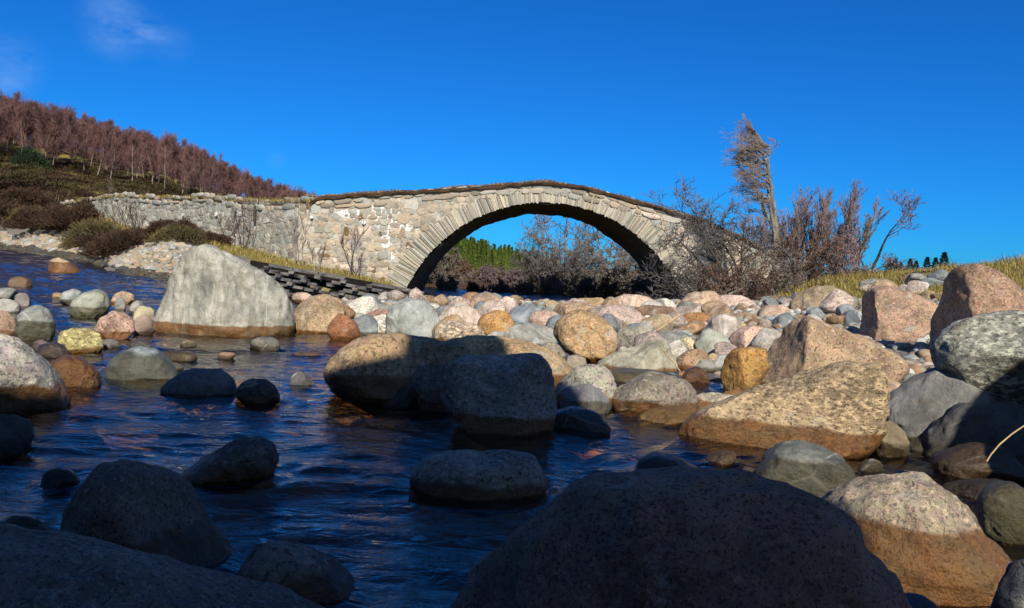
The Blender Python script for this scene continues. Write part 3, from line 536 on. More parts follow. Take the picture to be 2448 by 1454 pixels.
# --- stones of the gravel bar, x0,x1,top,bottom, colour, kind, label
BAR = [
 (690,818,714,800,TN,'granite','broad tan rock beside the right end of the banded boulder'),
 (788,860,754,816,RB,'granite','red-brown triangular rock at the water edge'),
 (795,852,733,765,OC,'granite','orange rock behind the red-brown triangular rock'),
 (818,905,711,760,WH,'granite','pale peaked rock below the timber crib'),
 (900,938,725,746,GY,'smooth','grey-brown stone right of the pale peaked rock'),
 (838,902,757,803,BG,'smooth','round blue-grey stone at the water edge'),
 (868,940,742,772,(.42,.27,.2),'granite','brown streaked rock behind the cream lumpy one'),
 (882,948,753,802,WH,'coarse','cream lumpy rock left of the veined grey boulder'),
 (925,1050,722,806,(.37,.40,.38),'smooth','big blue-grey boulder with thin white veins'),
 (968,992,706,730,GY,'smooth','thin grey pointed stone at the foot of the arch'),
 (943,985,720,735,OC,'smooth','orange stone on top of the veined grey boulder'),
 (1048,1155,734,792,PP,'banded','pink rock marked with dark wavy lines'),
 (1046,1110,756,802,(.38,.24,.12),'granite','rusty brown rock under the pink lined rock'),
 (1038,1155,771,815,(.50,.40,.30),'coarse','tan pebbly conglomerate lump behind the shaded boulder'),
 (1124,1205,699,746,(.44,.32,.23),'granite','brown peaked rock highest of those in front of the arch'),
 (1145,1208,719,758,PP,'granite','pinkish white block, left one of a touching pair'),
 (1193,1244,711,748,(.60,.48,.42),'granite','rounded pink block, right one of a touching pair'),
 (1143,1232,747,802,OC,'granite','orange-brown ridged rock in the middle of the bar'),
 (1213,1292,734,776,(.30,.34,.38),'smooth','long blue-grey stone pointing down to the right'),
 (1243,1272,725,752,GY,'smooth','small upright grey splinter of rock'),
 (1203,1335,779,824,(.40,.40,.36),'smooth','long smooth grey rock left of the orange egg boulder'),
 (1163,1212,793,811,(.62,.62,.56),'smooth','small white-grey stone on the edge of the shaded boulder'),
 (1265,1345,742,792,(.48,.35,.28),'granite','pinkish flat rock behind the smooth grey one'),
 (1300,1348,731,757,GG,'smooth','grey-green stone left of the orange egg boulder'),
 (1346,1448,713,736,(.52,.38,.2),'granite','flat orange-tan rock on the crest of the bar'),
 (1325,1432,724,765,(.46,.34,.22),'granite','tan rock half hidden behind the orange egg boulder'),
 (1398,1535,733,786,(.50,.40,.34),'granite','wide pink-grey speckled rock behind the orange egg boulder'),
 (1441,1480,756,780,(.76,.73,.68),'smooth','bright white pebble on the shoulder of the egg boulder'),
 (1465,1570,706,742,(.60,.46,.36),'granite','smooth pink-tan boulder on the crest before the arch'),
 (1498,1618,732,766,(.25,.165,.115),'granite','dark brown long rock near the crest of the bar'),
 (1630,1716,697,745,(.52,.38,.27),'granite','tall tan boulder at the right foot of the arch'),
 (1706,1806,707,748,(.62,.48,.40),'granite','pale pink boulder right of the tall tan one'),
 (1798,1858,709,744,(.34,.37,.37),'smooth','blue-grey boulder crossed by one white band'),
 (1605,1702,729,765,(.48,.40,.33),'granite','pinkish grey flat rock below the tall tan boulder'),
 (1855,1890,721,738,LG,'smooth','pale flat stone beside the cracked tan boulder'),
 (1812,1892,729,775,(.50,.37,.28),'granite','pink-tan rock left of the cracked tan boulder'),
 (1618,1695,749,778,(.42,.23,.10),'granite','rusty orange broken rock on the bar, right of the dark brown long rock'),
 (1690,1765,732,778,(.38,.27,.18),'granite','brown rock under the pale pink boulder'),
 (1760,1832,742,770,(.38,.37,.33),'smooth','flat grey rock between brown and pink rocks'),
 (1680,1757,757,822,(.55,.49,.45),'banded','large pale rock with a purple tinge, taller of two overlapping'),
 (1662,1752,792,852,(.37,.39,.33),'smooth','grey-green angular rock with a ridge down the middle'),
 (1747,1852,782,840,(.56,.40,.32),'granite','pink and white rock behind the ochre stone'),
 (1614,1682,772,803,(.38,.25,.14),'banded','orange-brown striped rock left of the grey-green angular one'),
 (1616,1658,791,812,BG,'smooth','small smooth blue-grey stone in the middle of the bar'),
 (1621,1667,809,845,(.60,.53,.34),'granite','yellow-white knobbly stone left of the grey-green angular rock'),
 (1538,1580,794,820,(.62,.33,.26),'smooth','salmon pink pebble beyond the angular grey-green slab'),
 (1513,1562,773,801,(.26,.29,.32),'smooth','blue-grey stone with black patches'),
 (1472,1556,778,832,(.35,.33,.26),'granite','grey-green flat rock right of the orange egg boulder'),
 (1612,1692,837,884,(.36,.25,.16),'granite','brown tan rock in front of the yellow-white stone'),
 (1640,1706,858,886,(.42,.42,.38),'smooth','thin grey slice of stone by the small inlet'),
 (1688,1722,844,874,TN,'granite','small tan stone under the angular grey-green rock'),
 (1698,1748,850,886,(.36,.37,.35),'smooth','grey wedge left of the ochre stained stone'),
 (1560,1625,790,826,(.33,.30,.25),'granite','grey-brown rock in the middle of the cobbles'),
 (1550,1610,752,790,(.40,.33,.22),'banded','yellowish grey split rock below the dark brown one'),
 (1575,1622,735,760,(.40,.33,.27),'granite','grey-pink stone right end of the dark brown rock'),
 (1290,1350,818,868,(.33,.30,.23),'granite','flat grey-brown rock under the left of the egg boulder'),
 (1352,1402,850,880,(.38,.33,.26),'smooth','tan flat stone in the wet gap below the egg boulder'),
 (1992,2032,730,757,(.33,.35,.27),'smooth','greenish pebble balanced by the pinkish tan boulder'),
 (1984,2062,716,750,(.52,.39,.25),'granite','flat tan rock behind the greenish pebble'),
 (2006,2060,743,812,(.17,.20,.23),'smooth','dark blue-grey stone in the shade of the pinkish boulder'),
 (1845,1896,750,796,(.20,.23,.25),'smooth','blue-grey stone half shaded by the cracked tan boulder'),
 (1930,1998,745,768,(.55,.43,.33),'granite','small pink stone in front of the cracked tan boulder'),
 (2105,2230,757,848,(.40,.43,.40),'smooth','smooth pale grey boulder crossed by a diagonal shadow'),
 (2168,2235,824,882,(.42,.36,.28),'coarse','speckled stone left of the big black and white boulder'),
 (2138,2216,861,915,(.37,.30,.22),'smooth','brown egg-shaped stone above the shaded hollow'),
 (2055,2110,798,830,(.36,.28,.20),'granite','small brown stone below the pinkish tan boulder'),
 (2225,2262,710,735,(.50,.50,.50),'smooth','small pale stone at the foot of the grass bank'),
 (2425,2520,620,700,(.40,.30,.20),'granite','tan boulder on the grass bank at the right edge'),
 (1645,1772,943,990,(.55,.49,.36),'granite','pale cream stone at the upper end of the wet slab'),
 (1335,1467,878,976,(.36,.35,.29),'granite','round grey speckled boulder, half in shadow, beside the dark block'),
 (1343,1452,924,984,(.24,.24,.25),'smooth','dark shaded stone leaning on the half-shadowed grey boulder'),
 (1470,1660,900,992,(.30,.27,.22),'granite','grey-brown boulder with a wet dark base at the pool edge'),
 (1474,1514,920,974,(.50,.44,.37),'smooth','small pale stone with a glint, in front of the grey-brown boulder'),
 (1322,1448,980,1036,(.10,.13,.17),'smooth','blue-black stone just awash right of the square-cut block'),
 (1632,1692,880,918,(.32,.15,.08),'smooth','red-brown stone under shallow water in the inlet'),
 (1530,1655,975,1010,(.42,.26,.10),'smooth','orange stone under the water at the pool edge'),
 (1818,2040,1068,1190,(.21,.225,.20),'smooth','rounded grey stone with one pale dry spot, below the wet slab'),
 (2068,2168,1016,1092,(.26,.215,.14),'smooth','olive brown stone at the right end of the wet slab'),
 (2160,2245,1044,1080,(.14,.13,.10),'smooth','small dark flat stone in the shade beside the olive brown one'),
 (2230,2440,1070,1150,(.16,.10,.05),'smooth','dark brown sunken stone near the dry grass stem'),
 (2250,2430,1150,1190,(.10,.07,.04),'smooth','brown stone under water left of the olive green one'),
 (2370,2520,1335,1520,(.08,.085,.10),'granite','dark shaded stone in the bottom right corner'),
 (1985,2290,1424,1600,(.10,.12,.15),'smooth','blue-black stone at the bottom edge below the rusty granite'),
 (-20,112,1245,1330,(.08,.07,.06),'smooth','small black stone at the left edge, lower part of the pool'),
 (-120,70,1000,1090,(.13,.12,.10),'smooth','dark stone at the left edge below the mottled boulder'),
 (180,232,905,925,(.2,.15,.1),'smooth','thin dark stone just awash beyond the brown dome'),
 (430,470,815,832,(.3,.24,.17),'smooth','tiny wet tan stone before the banded boulder, left'),
 (520,560,842,858,(.25,.17,.11),'smooth','tiny wet brown stone in open water before the banded boulder'),
 (240,290,812,836,(.2,.19,.18),'smooth','small dark wet stone between the olive and blue-grey stones'),
 (395,440,868,885,(.28,.27,.24),'smooth','small wet grey stone behind the pointed dark one'),
 (1690,1760,1080,1108,(.26,.17,.09),'smooth','thin brown stone awash in front of the wet slab'),
 (1760,1830,1120,1160,(.2,.15,.09),'smooth','small brown wet stone between the massive boulder and the spotted one'),
 (2050,2110,1100,1135,(.2,.17,.11),'smooth','small wet stone right of the spotted grey one'),
 (2290,2340,1040,1066,(.2,.2,.18),'smooth','small grey wet stone in the dark hollow'),
 (700,770,840,852,(.3,.2,.13),'smooth','flat reddish stone awash left of the two-humped boulder'),
 (100,190,1120,1175,(.12,.10,.08),'smooth','little dark stone with a ripple, left of the submerged boulder'),
]
for i, (x0, x1, yt, yb, col, kd, lb) in enumerate(BAR):
    dx = x1 - x0; big = dx > 75
    wet = -9
    if any(w in lb for w in ('under water', 'under shallow', 'under the water', 'awash', 'sunken', 'submerged')): wet = .5
    elif yb > 940 and 'dry spot' in lb: wet = .122
    elif yb > 940: wet = .06
    elif yb > 850: wet = .03
    elif 790 < yb < 840 and x1 < 1350: wet = .04
    pkd = 'peaked' in lb or 'triangular' in lb or 'pointed' in lb or 'splinter' in lb or 'angular' in lb
    pl = boxpoly(x0, x1, yt, yb, seed=i, sq=1.55 if pkd else (2.3 if big else 2.1), skew=(.25 if i % 3 == 0 else (-.2 if i % 3 == 1 else 0)), ext=.35)
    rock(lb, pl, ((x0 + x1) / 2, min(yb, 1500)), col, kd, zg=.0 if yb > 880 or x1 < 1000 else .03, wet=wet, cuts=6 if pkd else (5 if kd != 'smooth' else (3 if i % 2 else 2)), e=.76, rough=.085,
         lv=5 if dx > 95 else 4, name='boulder' if big else 'cobble', cat='boulder' if big else 'stone', Yb=1.4 if yb > 1500 else None)
rock('grey-green angular slab with a twisted ridge beside the inlet', [(1422,872),(1450,855),(1500,832),(1550,818),(1590,814),(1608,838),(1628,885),(1600,905),(1500,900),(1440,892)], (1530,888), (.42,.41,.32), 'banded', wet=.02, dr=.8, lv=5, cuts=0, cutlist=[(-.4,-.55,.75,.35),(.7,-.7,.2,.4)], rough=.06, e=.7)
rock('flat olive shelf of rock just under water beside the angular slab', [(1440,900),(1470,882),(1560,885),(1640,905),(1650,930),(1550,950),(1460,930)], (1540,918), (.30,.26,.14), 'smooth', wet=.5, dr=1.0, lv=4, cuts=0)

# --- individually scattered cobbles filling the bar (not told apart)
rs = random.Random(11)
CB = [('small pink granite cobble among the boulders of the bar', PP, 'granite', 'small pink cobbles on the gravel bar'),
      ('small tan cobble among the boulders of the bar', TN, 'granite', 'small tan cobbles on the gravel bar'),
      ('small grey cobble among the boulders of the bar', GY, 'smooth', 'small grey cobbles on the gravel bar'),
      ('small blue-grey cobble among the boulders of the bar', BG, 'smooth', 'small blue-grey cobbles on the gravel bar'),
      ('small rusty brown cobble among the boulders of the bar', (.36,.23,.13), 'granite', 'small rusty cobbles on the gravel bar'),
      ('small whitish cobble among the boulders of the bar', WH, 'smooth', 'small whitish cobbles on the gravel bar')]
CBM = []
for lb, col, kd, gp in CB:
    ms = []
    for k in range(3):
        rg = np.random.RandomState(hash(col) % 999 + k * 5 + 1); dv, f = ICO[3]; q = dv.copy()
        for _ in range(6 + k):
            nn = rg.normal(size=3); nn /= np.linalg.norm(nn); s = q @ nn - rg.uniform(.52, .8); s = np.where(s > 0, s, 0); q = q - .92 * s[:, None] * nn
        q = q * (1 + .10 * fbm(q * 1.6 + k * 9 + rg.uniform(0, 50), 3, k))[:, None]; q[:, 2] -= q[:, 2].min()
        ms.append(mesh('cobble', q, f, True, None, [RM[kd]]))
    CBM.append(ms)
cnt = 0; tries = 0
while cnt < 170 and tries < 6000:
    tries += 1
    px = rs.uniform(800, 2240); off = rs.uniform(52, 195)
    if px > 1850: off = rs.uniform(50, 130)
    py = hor(px) + off; g = onz(px, py, .05)
    if g[1] > 16.5: continue
    gz = float(ground(g[0], g[1]))
    if gz < -.04: continue
    s = rs.uniform(.05, .16) * (1 + .3 * (g[1] > 11))
    if any((g[0] - a) ** 2 + (g[1] - b) ** 2 < (.72 * r + .3 * s) ** 2 for a, b, r, _, _ in PLACED): continue
    k = rs.randrange(6); lb, col, kd, gp = CB[k]; me = CBM[k][rs.randrange(3)]
    o = obj('cobble', me, None, (g[0], g[1], gz - .25 * s)); o.scale = (s * rs.uniform(.9, 1.5), s * rs.uniform(.8, 1.3), s * rs.uniform(.6, .95))
    o.rotation_euler = (rs.uniform(-.3, .3), rs.uniform(-.3, .3), rs.uniform(0, 6.28))
    v = rs.uniform(.8, 1.15); o.color = tuple(c * v for c in col) + (1,); o['wet'] = -9.0; o['grain'] = 1.0 * s
    tag(o, lb, 'stone', gp); PLACED.append((g[0], g[1], s, gz, gz + s)); cnt += 1

# --- gravel: uncountable small stones, one object
def scatter_stones(pts, sizes, cols, lv=2, seed=0, flat=.7):
    dv, f = ICO[lv]; n = len(pts); rg = np.random.RandomState(seed)
    base = []
    for k in range(6):
        q = dv.copy()
        for _ in range(4):
            nn = rg.normal(size=3); nn /= np.linalg.norm(nn); s = np.maximum(q @ nn - rg.uniform(.55, .8), 0); q = q - .9 * s[:, None] * nn
        base.append(q)
    base = np.array(base); V = base[rg.randint(0, 6, n)]
    a = rg.uniform(0, 6.28, n); sc = np.stack([rg.uniform(.9, 1.5, n), rg.uniform(.8, 1.2, n), rg.uniform(.5, .95, n) * flat / .7], -1) * sizes[:, None]
    V = V * sc[:, None, :]; ca, sa = np.cos(a)[:, None], np.sin(a)[:, None]
    V = np.stack([V[..., 0] * ca - V[..., 1] * sa, V[..., 0] * sa + V[..., 1] * ca, V[..., 2]], -1) + pts[:, None, :]
    Fx = (f[None] + (np.arange(n) * len(dv))[:, None, None]).reshape(-1, 3)
    cc = np.repeat(cols, len(dv), 0)
    return V.reshape(-1, 3), Fx, cc
rg = np.random.RandomState(4)
PAL = np.array([PP, PK, TN, GY, BG, LG, (.36,.23,.13), WH, GG, (.30,.24,.18)])
N = 6400; Yg = rg.uniform(3.2, 17.3, N); ug = rg.uniform(-.27, 1.05, N); Xg = ug * Yg; Zg = ground(Xg, Yg)
k = (Zg > -.10) & (Yg < np.interp(ug, [-.27,.3,.41,.54,.78], [17.2,17.2,14,11.5,9.5])); Xg, Yg, Zg = Xg[k], Yg[k], Zg[k]
sz = rg.uniform(.02, .062, len(Xg)) * (1 + .5 * (Yg > 10)); V1 = scatter_stones(np.stack([Xg, Yg, Zg + .2 * sz], -1), sz, PAL[rg.randint(0, 10, len(Xg))] * rg.uniform(.7, 1.05, (len(Xg), 1)), 2, 3)
o = obj('gravel', mesh('gravel', V1[0], V1[1], True, V1[2], [MAT_GRAVEL])); tag(o, 'mixed pebbles filling the gaps between the boulders of the bar', 'gravel', kind='stuff')
# left shore gravel
N = 9000; pxs = rg.uniform(-260, 640, N); us = (pxs - W/2) / F
shY = np.interp(us, [(p - W/2)/F for p in (-500, 0, 200, 330, 400, 560, 640)], [34, 32.6, 26.4, 20.5, 18.3, 16.9, 17.4]); wid = np.interp(pxs, [-260, 0, 200, 330, 430, 560, 640], [3.2, 2.6, 1.7, 2.8, 3.6, 1.2, .5])
Yl = shY + rg.uniform(-1.6, 1, N) ** 1 * wid * .8; Xl = us * Yl; Zl = ground(Xl, Yl); sz = rg.uniform(.035, .12, N) * rg.uniform(.6, 1.3, N) * np.interp(Yl, [18, 34], [.7, 1.5])
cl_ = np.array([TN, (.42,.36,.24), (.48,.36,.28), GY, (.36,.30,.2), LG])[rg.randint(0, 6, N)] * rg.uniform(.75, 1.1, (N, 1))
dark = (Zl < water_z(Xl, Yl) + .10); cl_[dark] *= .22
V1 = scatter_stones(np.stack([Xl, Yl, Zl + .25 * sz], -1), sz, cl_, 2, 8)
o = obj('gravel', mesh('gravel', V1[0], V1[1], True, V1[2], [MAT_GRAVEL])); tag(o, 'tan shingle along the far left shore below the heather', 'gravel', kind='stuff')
# river bed stones
N = 2600; Yb_ = .8 + 8.5 * rg.uniform(0, 1, N) ** .8; ub = rg.uniform(-.8, .7, N); Xb = ub * np.maximum(Yb_, 1.6); Zb = ground(Xb, Yb_)
k = Zb < -.06; Xb, Yb_, Zb = Xb[k], Yb_[k], Zb[k]; sz = rg.uniform(.03, .13, len(Xb)) * np.where(rg.uniform(0, 1, len(Xb)) < .12, 1.9, 1)
cb = 1.15 * np.array([(.34,.18,.07), (.24,.17,.10), (.30,.23,.15), (.20,.20,.18), (.40,.20,.09)])[rg.randint(0, 5, len(Xb))] * rg.uniform(.6, 1.1, (len(Xb), 1))
V1 = scatter_stones(np.stack([Xb, Yb_, Zb + .15 * sz], -1), sz, cb, 2, 12)
o = obj('riverbed_stones', mesh('riverbed_stones', V1[0], V1[1], True, V1[2], [MAT_GRAVEL])); tag(o, 'brown stones on the river bed seen through the water', 'gravel', kind='stuff')

# ------------------------------------------------------------------ water: one surface, rippled
def wripple(X, Y):
    z = water_z(X, Y); a = .0125 + .009 * sstep(Y, 7, 20)
    wx = X + .35 * fbm(p2(X, Y, 1.1), 2, 31); wy = Y + .25 * fbm(p2(X, Y, 1.3), 2, 33)
    r = fbm(np.stack([wx * 1.5, wy * 4.2, 0 * X], -1), 3, 21, .5) + .6 * fbm(np.stack([wx * 5, wy * 13, 0 * X], -1), 2, 25, .5)
    z = z + a * r
    for (x_, y_, rr_, z0_, z1_) in PLACED:          # small standing ripples where rocks break the surface
        if z0_ > .05 or z1_ < -.06 or y_ > 8.6 or rr_ > 1.0: continue
        d = np.hypot((X - x_), (Y - y_) * 1.15) - rr_ * .92
        z = z + np.where(d > 0, .0055 * np.cos(d * 46 + rr_ * 9) * np.exp(-d / .11), 0) + .006 * np.exp(-np.abs(d) / .035)
    return z
wx_ = axis([(-60,-26,1.2),(-26,-12,.3),(-12,-3.0,.07),(-3.0,2.6,.022),(2.6,8,.2),(8,12,.6)])
wy_ = axis([(-8,0.6,.3),(0.6,3.5,.014),(3.5,9,.03),(9,20,.08),(20,40,.2)])
V, Fq = grid_mesh('water', wx_, wy_, wripple)
wm_ = NM('river_water'); pos = wm_.n('ShaderNodeNewGeometry').outputs['Position']
mp2 = wm_.n('ShaderNodeMapping'); wm_.set(mp2.inputs[0], pos); mp2.inputs['Scale'].default_value = (1, 2.4, 1)
nz = wm_.noise(mp2.outputs[0], 11, 4, .55, .6)
sxw = wm_.n('ShaderNodeSeparateXYZ'); wm_.set(sxw.inputs[0], pos)
nrm = wm_.bump(nz, .75, .012)
nz2 = wm_.noise(mp2.outputs[0], 3.0, 4, .6, .3)
hh = wm_.math('MULTIPLY', nz2, wm_.mr(sxw.outputs[1], 9, 20, 0, 1))
nrm = wm_.bump(hh, 1.0, .06, nrm)
fr = wm_.n('ShaderNodeFresnel'); fr.inputs['IOR'].default_value = 1.37; wm_.set(fr.inputs['Normal'], nrm)
gl = wm_.n('ShaderNodeBsdfGlossy'); gl.inputs['Roughness'].default_value = .03; gl.inputs['Color'].default_value = (1, 1, 1, 1); wm_.set(gl.inputs['Normal'], nrm)
tr_ = wm_.n('ShaderNodeBsdfTransparent'); tr_.inputs['Color'].default_value = (.80, .66, .46, 1)
mx = wm_.n('ShaderNodeMixShader'); wm_.set(mx.inputs[0], fr.outputs[0]); wm_.t.links.new(tr_.outputs[0], mx.inputs[1]); wm_.t.links.new(gl.outputs[0], mx.inputs[2])
MAT_WATER = wm_.done(mx.outputs[0])
o = obj('water', mesh('water', V, Fq, True, None, [MAT_WATER])); tag(o, kind='structure')

# --- added unseen mass behind the viewpoint, its top profiled to shade the pool
def outcrop():
    nu, nv = 260, 40; xs = np.linspace(-9, 1.40, nu); V = []; 
    top = np.interp(xs, [-9,-3,-1.2,-.92,-.72,-.45,-.1,.16,.44,.52,.98,1.06,1.2,1.4],[3.4,3.52,3.56,3.74,4.15,4.26,4.10,4.13,4.26,4.88,4.92,4.40,4.30,4.2]) + .05 * fbm(p2(xs * 2.1, xs * 0), 3, 3)
    edge = np.clip((1.40 - xs) / .12, 0, 1) ** .35; top = -.6 + (top + .6) * edge
    for j in range(nv):
        t = j / (nv - 1); a = t * math.pi       # front foot -> top -> back foot
        yy = -1.75 + 0.75 * math.cos(a) * (1.0); zf = math.sin(a) ** .45
        for i in range(nu): V.append((xs[i], yy, -.6 + (top[i] + .6) * zf))
    V = np.array(V); n = fbm(V * 1.3, 4, 8); V[:, 1] += .10 * n - .0
    i = np.arange(nu - 1)[None] + nu * np.arange(nv - 1)[:, None]; i = i.ravel(); f = [np.stack([i, i + nu, i + nu + 1, i + 1], -1)]
    return V, f
V, f = outcrop()
me = mesh('rock_outcrop', V - np.array([-4, -1.75, -.6]), f, True, None, [RM['granite']]); o = obj('rock_outcrop', me, None, (-4, -1.75, -.6)); o.color = (.25, .23, .2, 1); o['wet'] = -9.0; o['grain'] = 1.0
tag(o, 'unseen mass added behind the viewpoint to shade the pool', 'rock')

def side_shade_mass():  # upright block added out of view, only to throw shade into the right hollow
    dv, f = ICO[5]; q = np.sign(dv) * np.abs(dv) ** .6; q = q * np.array([1.05, .45, 1.15]); q[:, 2] += .60
    q = q * (1 + .06 * fbm(q * 1.7 + 4, 4, 3))[:, None]
    o = obj('rock_outcrop', mesh('rock_outcrop', q, f, True, None, [RM['granite']]), None, (3.05, 1.25, 0)); o.color = (.3, .26, .2, 1); o['wet'] = -9.0; o['grain'] = 1.0
    tag(o, 'unseen mass added outside the right edge to shade the dark hollow', 'rock')
side_shade_mass()

# ------------------------------------------------------------------ the bridge
A, B_, Cc = bp(968, 696), bp(1292, 484), bp(1638, 722)
def circ(a, b, c):
    ax, ay = a; bx, by = b; cx, cy = c; d = 2 * (ax*(by-cy) + bx*(cy-ay) + cx*(ay-by))
    ux = ((ax*ax+ay*ay)*(by-cy) + (bx*bx+by*by)*(cy-ay) + (cx*cx+cy*cy)*(ay-by)) / d
    uy = ((ax*ax+ay*ay)*(cx-bx) + (bx*bx+by*by)*(ax-cx) + (cx*cx+cy*cy)*(bx-ax)) / d
    return ux, uy, math.hypot(ax-ux, ay-uy)
AX, AZ, AR = circ(A, B_, Cc)
toppts = [bp(*p) for p in ((715,490),(742,484),(762,471),(860,465),(960,459),(1060,452),(1150,446),(1230,440),(1310,436),(1370,443),(1430,455),(1500,475),(1560,492),(1620,509),(1690,530),(1760,560),(1830,598),(1890,640),(1930,668))]
tx = np.array([p[0] for p in toppts]); tz = np.array([p[1] for p in toppts])
def topz(x): return np.interp(x, tx, tz)
def intra(x):
    d = AR * AR - (x - AX) ** 2; return np.where(d > 0, AZ + np.sqrt(np.maximum(d, 0)), -9)
bridge = empty('stone_bridge', (AX, YB, -.5)); tag(bridge, 'hump-backed rubble stone bridge with one tall round arch over the river', 'bridge')
BL = np.array([AX, YB, -.5])
mm = NM('mortar'); g = mm.n('ShaderNodeNewGeometry'); pos = g.outputs['Position']
n1 = mm.noise(pos, 1.6, 5, .6); n2 = mm.noise(pos, 25, 4, .7)
c = mm.mix(n1, (.40, .355, .265), (.54, .485, .375)); c = mm.mix(mm.mr(n2, .5, .72, 0, .5), c, (.22, .19, .13))
mk = None
for (a_, b_, w_, h_) in [(*P(px, py, 22.0)[[0, 2]], w * 22.0 / F, h * 22.0 / F) for px, py, w, h in ((905,500,66,26), (935,535,54,18), (850,512,60,14), (925,575,18,32), (928,612,22,16), (975,545,34,9))]:
    vm_ = mm.n('ShaderNodeMapping'); mm.set(vm_.inputs[0], pos); vm_.inputs['Location'].default_value = (-a_ / w_, 0, -b_ / h_); vm_.inputs['Scale'].default_value = (1 / w_, 0, 1 / h_)
    ln = mm.n('ShaderNodeVectorMath', operation='LENGTH'); mm.set(ln.inputs[0], vm_.outputs[0]); e_ = mm.mr(ln.outputs['Value'], 1.0, .55); mk = e_ if mk is None else mm.math('MAXIMUM', mk, e_)
lmk = mm.mr(mm.math('ADD', mk, mm.math('MULTIPLY', mm.noise(pos, 7, 5, .7), .9)), .86, 1.02, 0, .9); c = mm.mix(lmk, c, (.74, .75, .72))
MAT_MORTAR = mm.done(mm.bsdf(c, .95, mm.bump(mm.math('ADD', n2, n1), .8, .03), .1))
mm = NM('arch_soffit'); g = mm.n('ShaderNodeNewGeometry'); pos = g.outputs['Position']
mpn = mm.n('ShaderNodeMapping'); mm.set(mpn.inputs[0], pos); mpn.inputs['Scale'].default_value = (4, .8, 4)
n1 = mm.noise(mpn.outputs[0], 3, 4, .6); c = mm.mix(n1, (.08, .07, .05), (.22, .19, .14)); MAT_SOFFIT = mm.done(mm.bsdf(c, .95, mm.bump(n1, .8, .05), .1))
# core: wall with the arch cut out, front and back faces
xs = np.unique(np.concatenate([np.linspace(tx[0], tx[-1], 140), AX + AR * np.sin(np.linspace(-1.5, 1.5, 120))]))
xs = xs[(xs >= tx[0]) & (xs <= tx[-1])]
lo = np.where(np.abs(xs - AX) < AR * .995, np.maximum(intra(xs), -.8), -.8)
left_in = (xs > A[0] - .02) & (xs < Cc[0] + .02)
lo = np.where(left_in, intra(np.clip(xs, A[0], Cc[0])), -.9)
hi = topz(xs) - .05
V = []; 
for k, x in enumerate(xs):
    V += [(x, YB, lo[k]), (x, YB, hi[k]), (x, YBK, lo[k]), (x, YBK, hi[k])]
f = []
for k in range(len(xs) - 1):
    a = 4 * k; b = a + 4; f += [(a, b, b + 1, a + 1), (a + 2, a + 3, b + 3, b + 2), (a + 1, b + 1, b + 3, a + 3)]
f += [(0, 1, 3, 2), (4*len(xs)-4, 4*len(xs)-2, 4*len(xs)-1, 4*len(xs)-3)]
obj('mortar_core', mesh('mortar_core', np.array(V) - BL, np.array(f), False, None, [MAT_MORTAR]), bridge)
# soffit: inner barrel with roughness, down to the springers
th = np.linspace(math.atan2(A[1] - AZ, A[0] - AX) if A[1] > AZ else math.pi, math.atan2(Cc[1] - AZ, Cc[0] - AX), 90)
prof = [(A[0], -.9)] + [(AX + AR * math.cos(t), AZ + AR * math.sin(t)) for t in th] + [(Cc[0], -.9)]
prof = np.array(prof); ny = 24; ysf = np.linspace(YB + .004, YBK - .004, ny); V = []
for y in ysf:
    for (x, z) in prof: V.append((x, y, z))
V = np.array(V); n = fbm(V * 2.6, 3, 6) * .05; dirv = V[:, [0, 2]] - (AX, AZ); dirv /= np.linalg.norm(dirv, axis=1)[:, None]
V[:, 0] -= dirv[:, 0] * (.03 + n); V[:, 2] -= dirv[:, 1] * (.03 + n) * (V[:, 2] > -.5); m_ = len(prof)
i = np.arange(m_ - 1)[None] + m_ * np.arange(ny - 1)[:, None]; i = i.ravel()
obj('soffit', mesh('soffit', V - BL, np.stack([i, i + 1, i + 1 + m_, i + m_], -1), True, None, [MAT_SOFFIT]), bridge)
# voussoirs: thin radial slabs
rv = random.Random(5)
def slab(V, F_, Cs, corners, y0, y1, col):
    b = len(V); 
    for (x, z) in corners: V.append((x, y0, z))
    for (x, z) in corners: V.append((x, y1, z))
    F_ += [(b, b+1, b+2, b+3), (b, b+4, b+5, b+1), (b+1, b+5, b+6, b+2), (b+2, b+6, b+7, b+3), (b+3, b+7, b+4, b)]
    Cs += [col] * 8
V, f, cs = [], [], []
t = math.atan2(Cc[1] - AZ, Cc[0] - AX) - .0
t = -.13; tend = math.pi + .03
VP = [(.44,.40,.30), (.40,.39,.33), (.36,.36,.31), (.48,.43,.33), (.33,.31,.25), (.42,.36,.27)]
while t < tend:
    w = rv.uniform(.035, .085) / AR; L = rv.uniform(.24, .42) + .30 * abs(math.cos(t)); r1 = AR - rv.uniform(-.012, .03); r2 = AR + L
    pr = rv.uniform(.0, .05); j = rv.uniform(-.012, .012)
    cz = [(AX + r * math.cos(a), AZ + r * math.sin(a)) for r, a in ((r1, t + .004/AR), (r2, t + .004/AR + j), (r2, t + w - .012/AR + j), (r1, t + w - .010/AR))]
    col = np.array(rv.choice(VP)) * rv.uniform(.62, 1.3); slab(V, f, cs, cz, YB - pr, YB + .2, tuple(col)); t += w
V = np.array(V); ok = V[:, 2] < topz(V[:, 0]); 
V[:, 2] = np.minimum(V[:, 2], topz(V[:, 0]) - .05)
obj('arch_ring', mesh('arch_ring', V - BL, np.array(f), False, np.array(cs), [MAT_STONE]), bridge)
